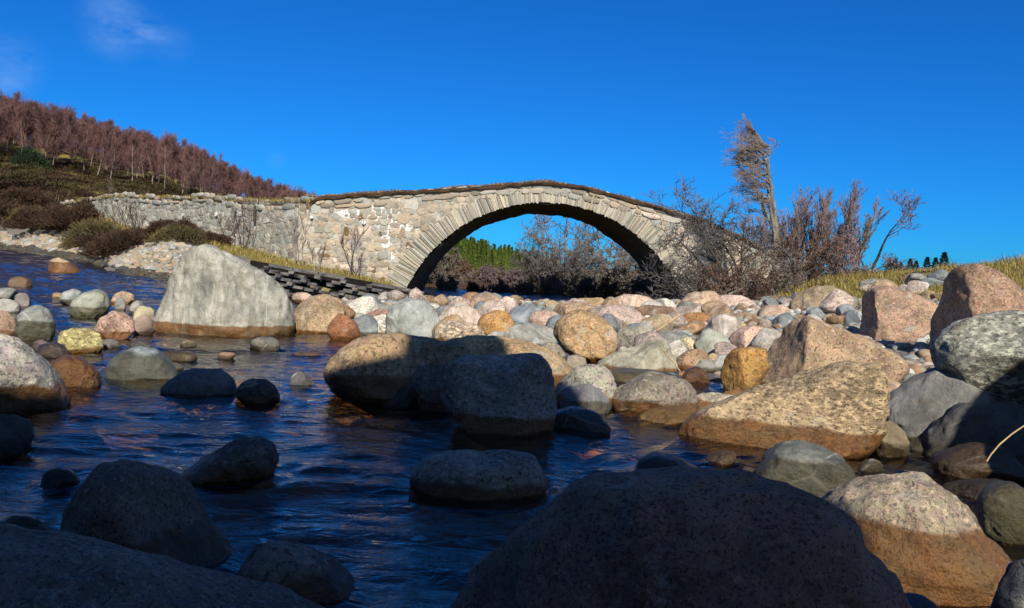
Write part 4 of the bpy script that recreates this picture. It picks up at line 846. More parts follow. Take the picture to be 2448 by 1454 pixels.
# rubble stones
def rubble(xr, zr, inside, tow, seed, hrow=(.09, .21), wr=(.10, .34), pal=None, prot=(.003, .024), limef=lambda x, z: 1.0):
    rg = random.Random(seed); V, F3, F4, Cs = [], [], [], []
    z = zr[0]
    while z < zr[1]:
        h = rg.uniform(*hrow); x = xr[0] + rg.uniform(0, .2)
        while x < xr[1]:
            w = rg.uniform(*wr) * (.7 + h * 1.6); cx, cz = x + w / 2, z + h / 2 + rg.uniform(-.035, .035) + .10 * math.sin(x * .9 + seed + z * 1.3) + .04 * math.sin(x * 3.1 + z * 5); x += w
            if not inside(cx, cz, h): continue
            if rg.random() < .05: continue
            n = 9 if rg.random() < .4 else 8; lk = limef(cx, cz); hw, hh = w * rg.uniform(.46, .55) * lk, h * rg.uniform(.46, .57) * lk; col = np.array(rg.choice(pal)) * rg.uniform(.68, 1.18)
            if rg.random() < .025: col = np.array((.18, .12, .05))
            pr = rg.uniform(*prot)
            if seed not in (9, 15) and rg.random() < .14: hh *= rg.uniform(1.3, 1.9); hw *= rg.uniform(1.0, 1.3); pr += .012
            elif rg.random() < .2: hh *= rg.uniform(.5, .8)
            b = len(V); ph = rg.uniform(0, 1); sqq = rg.uniform(2.6, 6.0); tilt = rg.uniform(-.18, .18)
            rr_ = []
            for k in range(n):
                a = 2 * math.pi * (k + ph) / n; c_, s_ = math.cos(a), math.sin(a)
                r = (abs(c_) ** sqq + abs(s_) ** sqq) ** (-1 / sqq) * rg.uniform(.84, 1.10); rr_.append((c_ * r * hw, s_ * r * hh))
            for sc, o_ in ((1.02, -.02), (.97, pr * .65), (.82, pr)):
                for (a, c_) in rr_:
                    xx, z2 = a * sc, c_ * sc; V.append(tow(cx + xx - tilt * z2, cz + z2 + tilt * xx, o_ + rg.uniform(-.006, .006)))
            V.append(tow(cx, cz, pr + rg.uniform(-.004, .012)))
            for lv_ in (0, 1):
                for k in range(n): F4.append((b + lv_*n + k, b + lv_*n + (k+1) % n, b + (lv_+1)*n + (k+1) % n, b + (lv_+1)*n + k))
            for k in range(n): F3.append((b + 2*n + k, b + 2*n + (k+1) % n, b + 3*n))
            Cs += [tuple(col)] * (3 * n + 1)
        z += h * .96
    return np.array(V), [np.array(F3), np.array(F4)], np.array(Cs)
LIME = [(*bp(px, py), w * YB / F, h * YB / F) for px, py, w, h in ((905,500,62,24), (935,535,50,16), (850,512,55,12), (925,575,16,30), (928,612,20,14), (975,545,28,8))]
PB = [(.49,.40,.29), (.53,.44,.33), (.42,.39,.31), (.46,.36,.26), (.40,.39,.34), (.56,.47,.37), (.36,.31,.24), (.48,.45,.37)]
PBL = [(.46,.44,.36), (.50,.47,.39), (.40,.40,.35), (.36,.36,.32), (.44,.38,.30), (.52,.50,.42), (.33,.30,.25)]
def inA(x, z, h):
    if z + h * .5 > topz(x) - .02: return False
    d = math.hypot(x - AX, z - AZ)
    if d < AR + .31 + .27 * abs(x - AX) / AR and z > AZ - .2: return False
    if A[0] - .5 < x < Cc[0] + .5 and z < AZ + .1: return False
    return tx[0] + .05 < x
V, f, cs = rubble((tx[0], tx[-1]), (-.6, 4.2), inA, lambda x, z, o: (x, YB - o, z), 3, pal=PB, limef=lambda x, z: .86 if any(((x - a) / c_) ** 2 + ((z - b) / d_) ** 2 < 1 for a, b, c_, d_ in LIME) else 1.0)
lft = sstep(-V[:, 0], 2.0, 4.0); cs = cs * (1 + .10 * lft[:, None]) 
def merge(A_, B_):
    return np.concatenate([A_[0], B_[0]]), [np.concatenate([a, b + len(A_[0])]) for a, b in zip(A_[1], B_[1])], np.concatenate([A_[2], B_[2]])
V, f, cs = merge((V, f, cs), rubble((tx[0], tx[-1]), (-.57, 4.2), inA, lambda x, z, o: (x, YB - o + .004, z), 103, (.07, .14), (.08, .22), PB, (.002, .012), lambda x, z: .86 if any(((x - a) / c_) ** 2 + ((z - b) / d_) ** 2 < 1 for a, b, c_, d_ in LIME) else 1.0))
obj('rubble_stonework', mesh('rubble_stonework', V - BL, f, False, cs, [MAT_STONE]), bridge)
# coping stones under the turf
V, f, cs = rubble((tx[1], tx[-1]), (0, .5), lambda x, z, h: True, lambda x, z, o: (x, YB - o - .03, topz(x) - .235 + (z - .15) * .5), 9, (.29, .3), (.14, .5), PB)
obj('coping', mesh('coping', V - BL, f, True, cs, [MAT_STONE]), bridge)
# approach wall running back to the left
wall = empty('stone_wall', (WA[0], WA[1], 0)); WL0 = np.array([WA[0], WA[1], 0]); tag(wall, 'long grey rubble wall carrying the road left of the bridge', 'wall')
ss = np.linspace(0, WLn, 80); V = []; f = []
for s in ss:
    V += [wpt(s, -.3), wpt(s, wtop(s) - .05), wpt(s, -.3, -.6), wpt(s, wtop(s) - .05, -.6)]
for k in range(len(ss) - 1):
    a = 4*k; b = a + 4; f += [(a, b, b+1, a+1), (a+2, a+3, b+3, b+2), (a+1, b+1, b+3, a+3)]
f += [(0, 1, 3, 2)]
obj('mortar_core', mesh('mortar_core', np.array(V) - WL0, np.array(f), False, None, [MAT_MORTAR]), wall)
V, f, cs = rubble((.1, WLn), (-.1, 3.6), lambda x, z, h: z + h / 2 < wtop(x) - .02, lambda x, z, o: wpt(x, z, o), 13, (.09, .22), (.12, .42), PBL, (.004, .028))
V, f, cs = merge((V, f, cs), rubble((.1, WLn), (-.07, 3.6), lambda x, z, h: z + h / 2 < wtop(x) - .02, lambda x, z, o: wpt(x, z, o - .004), 113, (.07, .14), (.08, .22), PBL, (.002, .012)))
obj('rubble_stonework', mesh('rubble_stonework', V - WL0, f, False, cs, [MAT_STONE]), wall)
V, f, cs = rubble((0, WLn), (0, .3), lambda x, z, h: True, lambda x, z, o: wpt(x, wtop(x) - .07 + (z - .14) * .6, o + .01), 15, (.29, .3), (.10, .60), PBL + PB, (.0, .06))
obj('coping', mesh('coping', V - WL0, f, True, cs, [MAT_STONE]), wall)
def disc(px, py, r, parent, org, on_wall):
    if on_wall: s = spx(px); q = WA + wd * s; c0 = P(px, py, q[1] - .1); nrm = wnv; a = wd
    else: c0 = P(px, py, YB - .09); nrm = np.array([0, -1]); a = np.array([1, 0])
    V = []; n = 14
    for off in (0, .02):
        for k in range(n):
            t = 2 * math.pi * k / n; V.append((c0[0] + a[0] * r * math.cos(t) + nrm[0] * off, c0[1] + a[1] * r * math.cos(t) + nrm[1] * off, c0[2] + r * math.sin(t)))
    me = mesh('target_disc', np.array(V) - org, [np.array([(k, (k+1) % n, n + (k+1) % n, n + k) for k in range(n)])], False, None, [MAT_WHITE])
    import bmesh
    bm = bmesh.new(); bm.from_mesh(me); bm.verts.ensure_lookup_table(); bm.faces.new([bm.verts[n + k] for k in range(n)]); bm.to_mesh(me); bm.free()
    return obj('target_disc', me, parent)
for px, py, r in ((437, 514, .045), (517, 512, .075)): disc(px, py, r, wall, WL0, True)
for px, py, r in ((870, 532, .055), (745, 519, .04)): disc(px, py, r, bridge, BL, False)
# dark vertical joint with a pipe
V = []; s = spx(612); b0 = wpt(s, wtop(s) - .1, .09)
zt, zb2 = P(612, 492, b0[1])[2], P(612, 532, b0[1])[2]
for k in range(8):
    t = 2 * math.pi * k / 8
    for z in (zb2, zt): V.append((b0[0] + .045 * math.cos(t), b0[1] + .045 * math.sin(t), z))
obj('drain_pipe', mesh('drain_pipe', np.array(V) - WL0, [np.array([(2*k, 2*((k+1) % 8), 2*((k+1) % 8)+1, 2*k+1) for k in range(8)])], True, None, [MAT_BARKD]), wall)

# ------------------------------------------------------------------ timber crib wall
ca, cb_ = P(585, 620, 17.75), P(985, 692, 17.15)
crib = empty('timber_crib_wall', (ca + cb_) / 2 * np.array([1, 1, 0])); CL = np.array(((ca + cb_) / 2 * np.array([1, 1, 0]))); tag(crib, 'dark open timber crib wall shoring the bank beside the arch', 'retaining wall')
cL = np.linalg.norm(cb_ - ca); cdv = (cb_ - ca) / cL; cn = np.array([cdv[1], -cdv[0], 0]); cn /= np.linalg.norm(cn)
if cn[1] > 0: cn = -cn
def boxm(c0, ax, L, ay, Wd, az, Hh, jit=.004, rgj=random.Random(3)):
    V = []
    for i_ in (-.5, .5):
        for j_ in (-.5, .5):
            for k_ in (-.5, .5): V.append(c0 + ax * L * i_ + ay * Wd * j_ + az * Hh * k_ + np.array([rgj.uniform(-jit, jit) for _ in range(3)]))
    return V, [(0,1,3,2),(4,6,7,5),(0,4,5,1),(2,3,7,6),(0,2,6,4),(1,5,7,3)]
zup = np.cross(cdv, cn); zup = zup if zup[2] > 0 else -zup
rc = random.Random(8); seg = .60; rows = 9; rh = .125
for r in range(rows):
    s = -.30 * (r % 2) 
    while s < cL:
        L = seg * rc.uniform(.94, 1.0)
        if rc.random() < .90:
            c0 = ca + cdv * (s + L / 2) - zup * (.03 + r * rh) + cn * rc.uniform(-.02, .02)
            V, f = boxm(c0, cdv, L * .98, cn, .12, zup, rh * .52, .010, rc)
            obj('beam', mesh('beam', np.array(V) - CL, np.array(f), False, None, [MAT_TIMBER]), crib)
        c0 = ca + cdv * (s + .0) - zup * (.03 + (r + .5) * rh) + cn * .05
        if 0 < s < cL and rc.random() < .95:
            V, f = boxm(c0, cdv, .12, cn, .22, zup, rh * .55, .010, rc)
            obj('header_block', mesh('header_block', np.array(V) - CL, np.array(f), False, None, [MAT_TIMBER]), crib)
        s += seg
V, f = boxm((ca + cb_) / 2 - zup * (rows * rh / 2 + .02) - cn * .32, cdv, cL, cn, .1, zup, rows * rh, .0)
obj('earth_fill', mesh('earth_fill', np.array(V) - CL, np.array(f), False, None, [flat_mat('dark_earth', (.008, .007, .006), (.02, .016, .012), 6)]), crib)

# ------------------------------------------------------------------ vegetation
def tubes(segs, sides=5):
    """segs: list of (p0,p1,r0,r1)"""
    if not segs: return np.zeros((0, 3)), np.zeros((0, 4), int)
    p0 = np.array([s[0] for s in segs]); p1 = np.array([s[1] for s in segs]); ra = np.array([s[2] for s in segs]); rb = np.array([s[3] for s in segs])
    d = p1 - p0; d /= np.maximum(np.linalg.norm(d, axis=1), 1e-9)[:, None]
    ref = np.where(np.abs(d[:, 2:3]) > .9, np.array([[1., 0, 0]]), np.array([[0, 0, 1.]])); a = np.cross(d, ref); a /= np.linalg.norm(a, axis=1)[:, None]; b = np.cross(d, a)
    t = np.arange(sides) * 2 * math.pi / sides; ring = a[:, None] * np.cos(t)[None, :, None] + b[:, None] * np.sin(t)[None, :, None]
    V = np.concatenate([p0[:, None] + ring * ra[:, None, None], p1[:, None] + ring * rb[:, None, None]], 1)
    k = np.arange(sides); f = np.stack([k, (k + 1) % sides, sides + (k + 1) % sides, sides + k], -1)
    Fq = f[None] + (np.arange(len(segs)) * 2 * sides)[:, None, None]
    return V.reshape(-1, 3), Fq.reshape(-1, 4)
def unit(v): v = np.asarray(v, float); return v / max(np.linalg.norm(v), 1e-9)
class Tree:
    def __init__(s, seed, wind=(0, 0, 0), trop=.12, spread=.8, kids=(7, 6, 5, 4), ratio=(.55, .5, .5, .5), wob=.18, maxlv=3, rmin=.004, crown_lv=2, start=.3):
        s.rg = np.random.RandomState(seed); s.wind = np.array(wind, float); s.trop = trop; s.spread = spread; s.kids = kids; s.ratio = ratio; s.wob = wob
        s.maxlv = maxlv; s.rmin = rmin; s.lo = []; s.hi = []; s.crown_lv = crown_lv; s.start = start
    def grow(s, p, d, L, r, lv):
        rg = s.rg; n = max(3, 7 - lv * 1 if lv else 10); pts = [np.array(p, float)]; dirs = [unit(d)]; dd = unit(d)
        for k in range(n):
            dd = unit(dd + rg.normal(size=3) * s.wob * (.5 if lv == 0 else 1) + np.array([0, 0, s.trop * (0 if lv == 0 else 1)]) + s.wind * (.25 + .25 * lv) * (k / n))
            pts.append(pts[-1] + dd * L / n); dirs.append(dd)
        out = s.lo if lv < s.crown_lv else s.hi
        for k in range(n):
            a = max(s.rmin, r * (1 - .85 * k / n)); b = max(s.rmin, r * (1 - .85 * (k + 1) / n)); out.append((pts[k], pts[k + 1], a, b))
        if lv >= s.maxlv: return
        for j in range(s.kids[lv]):
            t = rg.uniform(s.start if lv == 0 else .15, 1.0) ** .85; k = min(int(t * n), n - 1); q = pts[k] + (pts[k + 1] - pts[k]) * (t * n - k)
            side = unit(np.cross(dirs[k], rg.normal(size=3))); nd = unit(dirs[k] * (1 - s.spread * .5) + side * s.spread + s.wind * .9)
            s.grow(q, nd, L * s.ratio[lv] * rg.uniform(.6, 1.15) * (1.15 - .55 * t if lv == 0 else 1), max(s.rmin, r * (1 - .8 * t) * .55), lv + 1)
def tree_obj(name, label, cat, loc, T, mt, mc, group=None):
    e = empty(name, loc); tag(e, label, cat, group); L0 = np.array(loc)
    V, f = tubes(T.lo, 6); a = obj('trunk', mesh('trunk', V - L0, f, True, None, [mt]), e)
    if T.hi:
        V, f = tubes(T.hi, 3); obj('crown', mesh('crown', V - L0, f, False, None, [mc]), e)
    return e
def gpt(px, Y): x = P(px, hor(px), Y)[0]; return np.array([x, Y, float(ground(x, Y))])
# tall wind-bent tree: trunk traced
def bent_tree():
    T = Tree(21, wind=(-.50, 0, -.16), trop=.10, spread=.85, kids=(0, 6, 5, 2), ratio=(.5, .5, .5, .5), wob=.15, maxlv=4, rmin=.0032, crown_lv=2)
    rg = T.rg; Y = 19.6
    for path, r in (([(1886,690),(1878,660),(1866,610),(1858,560),(1850,500),(1842,440),(1832,385),(1815,330),(1800,312)], .085), ([(1858,575),(1846,530),(1838,480),(1835,430),(1838,380),(1842,350)], .05), ([(1855,590),(1848,545),(1828,500),(1812,462),(1800,420),(1790,372)], .045)):
        pts = [P(a, b, Y) for a, b in path]; 
        fine = []
        for a, b in zip(pts[:-1], pts[1:]):
            for k in range(4): fine.append(a + (b - a) * k / 4 + rg.normal(size=3) * .012)
        fine.append(pts[-1]); n = len(fine)
        for k in range(n - 1): T.lo.append((fine[k], fine[k+1], r * (1 - .85 * k / n), r * (1 - .85 * (k+1) / n)))
        for k in range(int(n * .42 if r > .06 else n * .2), n):
            for _ in range(3 if k > n * .5 else 1):
                hfrac = (fine[k][2] - fine[0][2]) / 4.0
                L = rg.uniform(.35, .95) * (1.1 if .45 < hfrac < .8 else .75) * (.5 if k > n * .82 else 1)
                if hfrac < .5: L *= .75
                if hfrac < .5 and rg.random_sample() < .55: continue
                d = np.array([rg.uniform(-1.3, -.2) if rg.random_sample() < .985 else rg.uniform(.1, .3), rg.uniform(-.6, .6), rg.uniform(-.15, .55)])
                T.grow(fine[k], d, L, .018, 1)
    return T, P(1886, 694, Y)
T, loc = bent_tree()
tree_obj('tall_tree', 'tall thin wind-bent bare tree with its crown swept to the left', 'tree', loc, T, MAT_BARK, MAT_TWIG_T)
# spreading bare tree left of it
def multi(seed, px, Y, stems, **k):
    T = Tree(seed, **k); b = gpt(px, Y)
    for (dx, dz, L, r) in stems: T.grow(b + np.array([T.rg.uniform(-.15, .15), T.rg.uniform(-.2, .2), -.05]), (dx, T.rg.uniform(-.25, .25), dz), L, r, 0)
    return T, b
T, b = multi(31, 1772, 18.2, [(-.75, .85, 2.3, .05), (-.45, 1, 2.6, .055), (-.25, 1, 2.3, .045), (-1.1, .55, 2.1, .04), (.1, 1, 1.9, .04), (-.95, .25, 1.8, .035)], kids=(11, 7, 5, 3), spread=.75, trop=.08, ratio=(.5, .5, .5, .5), maxlv=3, rmin=.0055, wob=.2, start=.15)
tree_obj('spreading_tree', 'dark spreading bare tree in front of the right end of the bridge', 'tree', b, T, MAT_BARKD, MAT_TWIG_G)
T, b = multi(37, 1718, 18.4, [(-.5, .8, 1.4, .03), (.2, 1, 1.7, .03), (.45, 1, 1.6, .03), (-.9, .5, 1.3, .03), (.7, .6, 1.4, .03)], kids=(8, 6, 4, 3), spread=.8, trop=.05, maxlv=3, rmin=.006, wob=.25, start=.1)
tree_obj('bush', 'low tangled grey bush against the right foot of the bridge', 'bush', b, T, MAT_BARK, MAT_TWIG_G)
for k, (px, Y, h, sd, lab, mt) in enumerate([
    (1915, 22.0, 2.2, 41, 'bare purple shrub directly right of the tall bent tree', MAT_TWIG_P),
    (1965, 22.5, 2.1, 42, 'bare shrub, second to the right of the tall bent tree', MAT_TWIG_G),
    (2000, 21.5, 2.25, 43, 'tallest of the bare shrubs right of the bent tree', MAT_TWIG_P),
    (2045, 22.0, 1.75, 44, 'bare pale-stemmed shrub near the right end of the thicket', MAT_TWIG_G),
    (1870, 23.0, 2.1, 45, 'bare shrub behind the trunk of the tall bent tree', MAT_TWIG_P),
    (1820, 24.0, 2.0, 46, 'bare shrub behind the spreading dark tree', MAT_TWIG_P)]):
    T, b = multi(sd, px, Y, [(x, 1, h * q, .028) for x, q in ((-.3, .8), (-.12, .95), (.05, 1), (.2, .92), (.38, .7), (-.5, .6))], kids=(12, 6, 4, 3), spread=.42, trop=.22, ratio=(.38, .5, .5, .5), maxlv=3, rmin=.0055, wob=.13, start=.15)
    tree_obj('shrub', lab, 'shrub', b, T, MAT_BARK, mt, 'bare shrubs right of the bridge')
T, b = multi(51, 2062, 21.0, [(.55, .8, 1.9, .045), (.1, 1, 1.3, .03), (.85, .45, 1.2, .03)], kids=(8, 6, 5, 3), spread=.7, trop=.1, maxlv=3, rmin=.0055, wob=.2, start=.35)
tree_obj('leaning_tree', 'small bare tree leaning right at the end of the thicket', 'tree', b, T, MAT_BARKD, MAT_TWIG_P)
for k, (px, Y, sd, lab, mt) in enumerate([(1900, 19.0, 61, 'low russet brushwood under the tall bent tree', MAT_TWIG_R), (1965, 19.5, 62, 'low russet brushwood below the tallest bare shrub', MAT_TWIG_R),
    (2020, 19.5, 63, 'low purple brushwood at the edge of the grassy bank', MAT_TWIG_P), (1850, 18.0, 64, 'low grey brushwood left of the bent tree foot', MAT_TWIG_G), (1760, 17.6, 65, 'tangled brown brushwood beneath the spreading tree', MAT_TWIG_R), (1680, 19.0, 66, 'pale grey scrub at the right springing of the arch', MAT_TWIG_G)]):
    T, b = multi(sd, px, Y, [(x, z, q, .018) for x, z, q in ((-.9, .5, .9), (-.4, .9, 1.1), (0, 1, 1.15), (.4, .9, 1.05), (.9, .5, .9), (-.2, .6, .9), (.3, .5, .9))], kids=(9, 6, 4, 2), spread=.9, trop=.03, ratio=(.5, .5, .5, .5), maxlv=3, rmin=.0065, wob=.3, start=.05)
    tree_obj('brushwood', lab, 'scrub', b, T, MAT_TWIG_G, mt, 'brushwood right of the arch')
# pale dead branches
def branch(name, label, pts, Y, r, mat, cat='branch'):
    q = [P(a, b, Y) for a, b in pts]; segs = []; n = len(q) - 1
    for k in range(n): segs.append((q[k], q[k+1], r * (1 - .6 * k / n), r * (1 - .6 * (k+1) / n)))
    V, f = tubes(segs, 6); o = obj(name, mesh(name, V - q[0], f, True, None, [mat]), None, q[0]); return tag(o, label, cat)
branch('dead_branch', 'pale dead branch arching down left of the bent tree', [(1862,605),(1840,598),(1826,610),(1820,640),(1818,655)], 19.2, .03, MAT_BARK)
branch('dead_branch', 'pale dead branch lying low beneath the bent tree', [(1876,672),(1850,655),(1838,645),(1822,660)], 19.0, .025, MAT_BARK)
branch('dead_branch', 'grey driftwood branch on the bank above the pale pink boulder', [(1742,704),(1760,696),(1778,688)], 17.4, .03, MAT_BARK)

# trees seen through the arch
for (px, Y, sd, h, lab, sc) in [(1365, 40, 71, 4.6, 'bare grey-lilac tree with rounded crown seen through the arch', 1), (1440, 42, 72, 4.0, 'bare tree behind the right side of the arch opening', 1), (1310, 44, 73, 3.9, 'bare tree left of the round-crowned one, seen through the arch', 1), (1520, 39, 74, 3.2, 'low bare tree partly hidden by the right haunch of the arch', 1)]:
    T, b = multi(sd, px, Y, [(-.35, 1, h * .75, .09), (.3, 1, h * .72, .08), (0, 1, h * .85, .1), (.7, .8, h * .6, .06), (-.75, .8, h * .6, .06)], kids=(8, 6, 5, 4), spread=.8, trop=.10, ratio=(.42, .5, .5, .5), maxlv=3, rmin=.012, wob=.22, start=.35)
    tree_obj('bare_tree', lab, 'tree', b, T, MAT_BARK, MAT_TWIG_G, 'bare trees beyond the arch')
for (px, Y, sd, h, lab, mt) in [(1060, 33, 81, 1.6, 'drooping pale willow beyond the left side of the arch', MAT_TWIG_T), (1110, 37, 82, .95, 'brown bush beyond the left part of the arch', MAT_TWIG_R), (1165, 38, 83, .85, 'misty purple bush in the middle of the arch opening', MAT_TWIG_P), (1220, 36, 84, .9, 'purple-grey bush behind the brown peaked rock', MAT_TWIG_P),
    (1290, 33, 85, 1.5, 'dark tangled bush right of centre under the arch', MAT_TWIG_G), (1350, 32, 86, 1.9, 'greenish grey tangled bush before the round-crowned tree', MAT_TWIG_G), (1420, 33, 87, 1.8, 'brown tangled bush under the right part of the arch', MAT_TWIG_G), (1490, 31, 88, 1.6, 'dark grey bush near the right pier of the arch', MAT_TWIG_G), (1550, 31, 89, 1.4, 'dark bush tight against the right pier', MAT_TWIG_G), (1020, 32, 90, 1.3, 'small dark bush just inside the left pier', MAT_TWIG_G),
    (1075, 29, 101, .6, 'low dark scrub at the water edge left under the arch', MAT_TWIG_G), (1135, 28.5, 102, .6, 'low brown scrub behind the pink lined rock under the arch', MAT_TWIG_R), (1195, 29, 103, .6, 'low dark scrub just behind the peaked brown rock', MAT_TWIG_P), (1255, 28.5, 104, .65, 'low olive scrub behind the grey splinter of rock', MAT_TWIG_G), (1320, 29, 105, .9, 'low dark scrub behind the flat orange-tan rock', MAT_TWIG_P), (1390, 28.5, 106, .9, 'low tangled scrub between the two crest boulders', MAT_TWIG_G), (1460, 28.5, 107, .85, 'low dark scrub behind the smooth pink-tan boulder', MAT_TWIG_R), (1535, 28, 108, .8, 'low green-brown scrub beside the right pier', MAT_TWIG_G)]:
    dr_ = 'willow' in lab
    T, b = multi(sd, px, Y, [(x, z, h * q, .03) for x, z, q in ((-.9, .6, .8), (-.45, .9, .95), (0, 1, 1), (.45, .9, .95), (.9, .6, .8), (-.2, 1, .8), (.25, 1, .85))], kids=(13, 7, 5, 3), spread=.85, trop=-.25 if dr_ else .02, ratio=(.48, .5, .5, .5), maxlv=3, rmin=.0105, wob=.26, start=.08)
    tree_obj('bush', lab, 'bush', b, T, MAT_BARKD, mt, 'bushes beyond the arch')

# saplings in front of the wall, left bank
for (px, Y, sd, h, lab, mt) in [(310, 24.5, 91, 1.9, 'bare many-stemmed sapling on the heathery bank, farthest left', MAT_TWIG_T), (335, 23, 92, 1.3, 'thin bare sapling leaning over the shingle slope', MAT_TWIG_T), (575, 23.0, 93, 1.35, 'reddish bare sapling in front of the wall near the pipe', MAT_TWIG_P), (545, 23.5, 94, 1.1, 'low bare sapling left of the reddish one by the wall', MAT_TWIG_P),
    (718, 20.3, 95, 1.35, 'pale-stemmed sapling above the timber crib', MAT_TWIG_G), (770, 20.0, 96, .7, 'small bare sapling right of the pale-stemmed one', MAT_TWIG_T), (832, 20.0, 97, 1.25, 'reddish sapling against the pale masonry left of the arch', MAT_TWIG_P), (848, 19.6, 98, .6, 'tiny bare sapling above the right part of the crib', MAT_TWIG_P)]:
    T, b = multi(sd, px, Y, [(x, 1, h * q, .017) for x, q in ((-.3, .8), (-.05, 1), (.22, .85))], kids=(9, 5, 4, 3), spread=.5, trop=.18, ratio=(.38, .45, .5, .5), maxlv=2, rmin=.005, wob=.15, start=.2)
    tree_obj('sapling', lab, 'sapling', b, T, MAT_BIRCH if 'pale-stemmed' in lab else MAT_BARKD, mt, 'saplings by the wall')

# heather clumps, left bank
def clump_mesh(name, seed, mat, n=5200, drop=0):
    rg = np.random.RandomState(seed); th = rg.uniform(0, 2 * math.pi, n); ph = np.arccos(rg.uniform(0, 1, n)); r = rg.uniform(.55, 1.0, n) ** .6
    lump = 1 + .28 * fbm(np.stack([np.cos(th) * np.sin(ph), np.sin(th) * np.sin(ph), np.cos(ph)], -1) * 2.4 + seed, 3, seed)
    d = np.stack([np.cos(th) * np.sin(ph), np.sin(th) * np.sin(ph), np.cos(ph) * .75], -1) * (r * lump)[:, None]
    nd = d / np.linalg.norm(d, axis=1)[:, None] + rg.normal(size=(n, 3)) * .45 + np.array([0, 0, .35]); nd /= np.linalg.norm(nd, axis=1)[:, None]
    L = rg.uniform(.05, .17, n); sd = np.cross(nd, rg.normal(size=(n, 3))); sd /= np.linalg.norm(sd, axis=1)[:, None]; w = rg.uniform(.010, .022, n)
    V = np.stack([d - sd * w[:, None], d + sd * w[:, None], d + nd * L[:, None]], 1).reshape(-1, 3)
    return mesh(name, V, np.arange(3 * n).reshape(-1, 3), False, None, [mat])
HM = [clump_mesh('heather_clump', 5, MAT_HEATH), clump_mesh('heather_clump', 6, MAT_HEATH), clump_mesh('heather_clump', 7, MAT_HEATH2), clump_mesh('heather_clump', 8, MAT_HEATH2)]
rh_ = random.Random(3)
HL = [(10, 36, 1.35, 0, 'big dark heather mound at the left edge above the shingle'), (-60, 37, 1.5, 1, None), (60, 37.5, 1.1, 0, 'dark heather mound right of the one at the left edge'), (75, 35.2, .75, 2, 'yellowish tussock at the edge of the shingle, far left'),
 (120, 32.8, 1.15, 1, 'wide dark heather mound overhanging the shingle'), (155, 31.8, 1.0, 0, 'purplish heather mound in the middle of the left bank'), (185, 31.2, .95, 1, 'dark heather mound beside the sloping turf'), (235, 28.5, .9, 2, 'green-brown tussock above the dark undercut'), (250, 27.5, .8, 0, 'black-brown heather clump hanging at the undercut'),
 (290, 24.2, .85, 1, 'dark heather clump at the foot of the leaning saplings'), (310, 22.6, .75, 0, 'heather clump drooping to the water by the shingle slope'), (270, 25.6, .7, 2, 'tawny clump above the drooping heather'), (345, 25.5, .6, 3, 'brown tussock right of the bare sapling'), (185, 28.0, .45, 3, 'small brown tussock low on the shingle'), (215, 33, .9, 1, 'heather mound below the far end of the wall'),
 (400, 25.2, .55, 0, 'dark heather strip along the foot of the wall, left'), (430, 24.4, .5, 1, 'dark heather strip along the foot of the wall, right'), (425, 21.2, .5, 2, 'small tawny tussock above the shingle slope'), (460, 22.3, .45, 1, 'brown heather tuft behind the banded boulder, left'), (500, 22.0, .4, 0, 'brown heather tuft behind the banded boulder, right'), (245, 34, .8, 0, 'heather mound nearest the far end of the wall')]
for (px, Y, s, k, lab) in HL:
    g = gpt(px, Y); o = obj('heather_clump', HM[k], None, g - np.array([0, 0, .12 * s])); o.scale = (s * rh_.uniform(1.1, 1.5), s * 1.1, s * rh_.uniform(.9, 1.3)); o.rotation_euler = (0, 0, rh_.uniform(0, 6.28))
    tag(o, lab or 'heather mound cut by the left edge of the photo', 'heather', 'heather clumps on the left bank')

# grass: blades, uncountable
def blades(pts, L, seed, cols, lean=.5, w=.006, rb=None):
    rg = np.random.RandomState(seed); n = len(pts); a = rg.uniform(0, 2 * math.pi, n); ln = rg.uniform(.1, lean, n)
    d = np.stack([np.cos(a) * ln, np.sin(a) * ln, np.ones(n)], -1); d /= np.linalg.norm(d, axis=1)[:, None]
    sd = np.stack([-np.sin(a), np.cos(a), np.zeros(n)], -1); sd = sd * rg.choice([-1, 1], n)[:, None]; L = L * rg.uniform(.5, 1.2, n); w = np.asarray(w) * rg.uniform(.6, 1.5, n)
    mid = pts + d * (L * .6)[:, None]; tip = pts + d * L[:, None] + np.stack([np.cos(a), np.sin(a), -.3 * np.ones(n)], -1) * (L * .25)[:, None]
    V = np.stack([pts - sd * w[:, None], pts + sd * w[:, None], mid + sd * (w * .7)[:, None], mid - sd * (w * .7)[:, None], tip], 1).reshape(-1, 3)
    b = np.arange(n)[:, None] * 5
    return V, [b + np.array([[0, 1, 2, 3]]), b + np.array([[3, 2, 4]])], np.repeat(cols, 5, 0)
GP = np.array([(.42,.33,.10), (.34,.28,.07), (.50,.40,.17), (.28,.24,.05), (.40,.27,.09)])
GPH = np.array([(.12,.06,.04), (.08,.045,.03), (.13,.10,.04), (.09,.09,.03), (.10,.06,.04)])
def grass_patch(label, n, pxr, yr, L, seed, cond=None, clump=1.0, wscale=1.0):
    rg = np.random.RandomState(seed); px = rg.uniform(*pxr, n); Y = rg.uniform(*yr, n); X = (px - W/2) / F * Y; Z = ground(X, Y)
    nn = fbm(p2(X, Y, 1.6), 3, seed); k = nn > -.15 * clump - .1
    if cond is not None: k &= cond(px, X, Y)
    X, Y, Z, nn = X[k], Y[k], Z[k], nn[k]; c = (GPH if wscale > 1 else GP)[rg.randint(0, 5, len(X))] * rg.uniform(.6, 1.15, (len(X), 1))
    V, f, cc = blades(np.stack([X, Y, Z - .02], -1), L * (.7 + .6 * nn), seed, c, .9, .0045 * wscale * Y / 15)
    o = obj('grass', mesh('grass', V, f, False, cc, [MAT_GRASS])); tag(o, label, 'grass', kind='stuff')
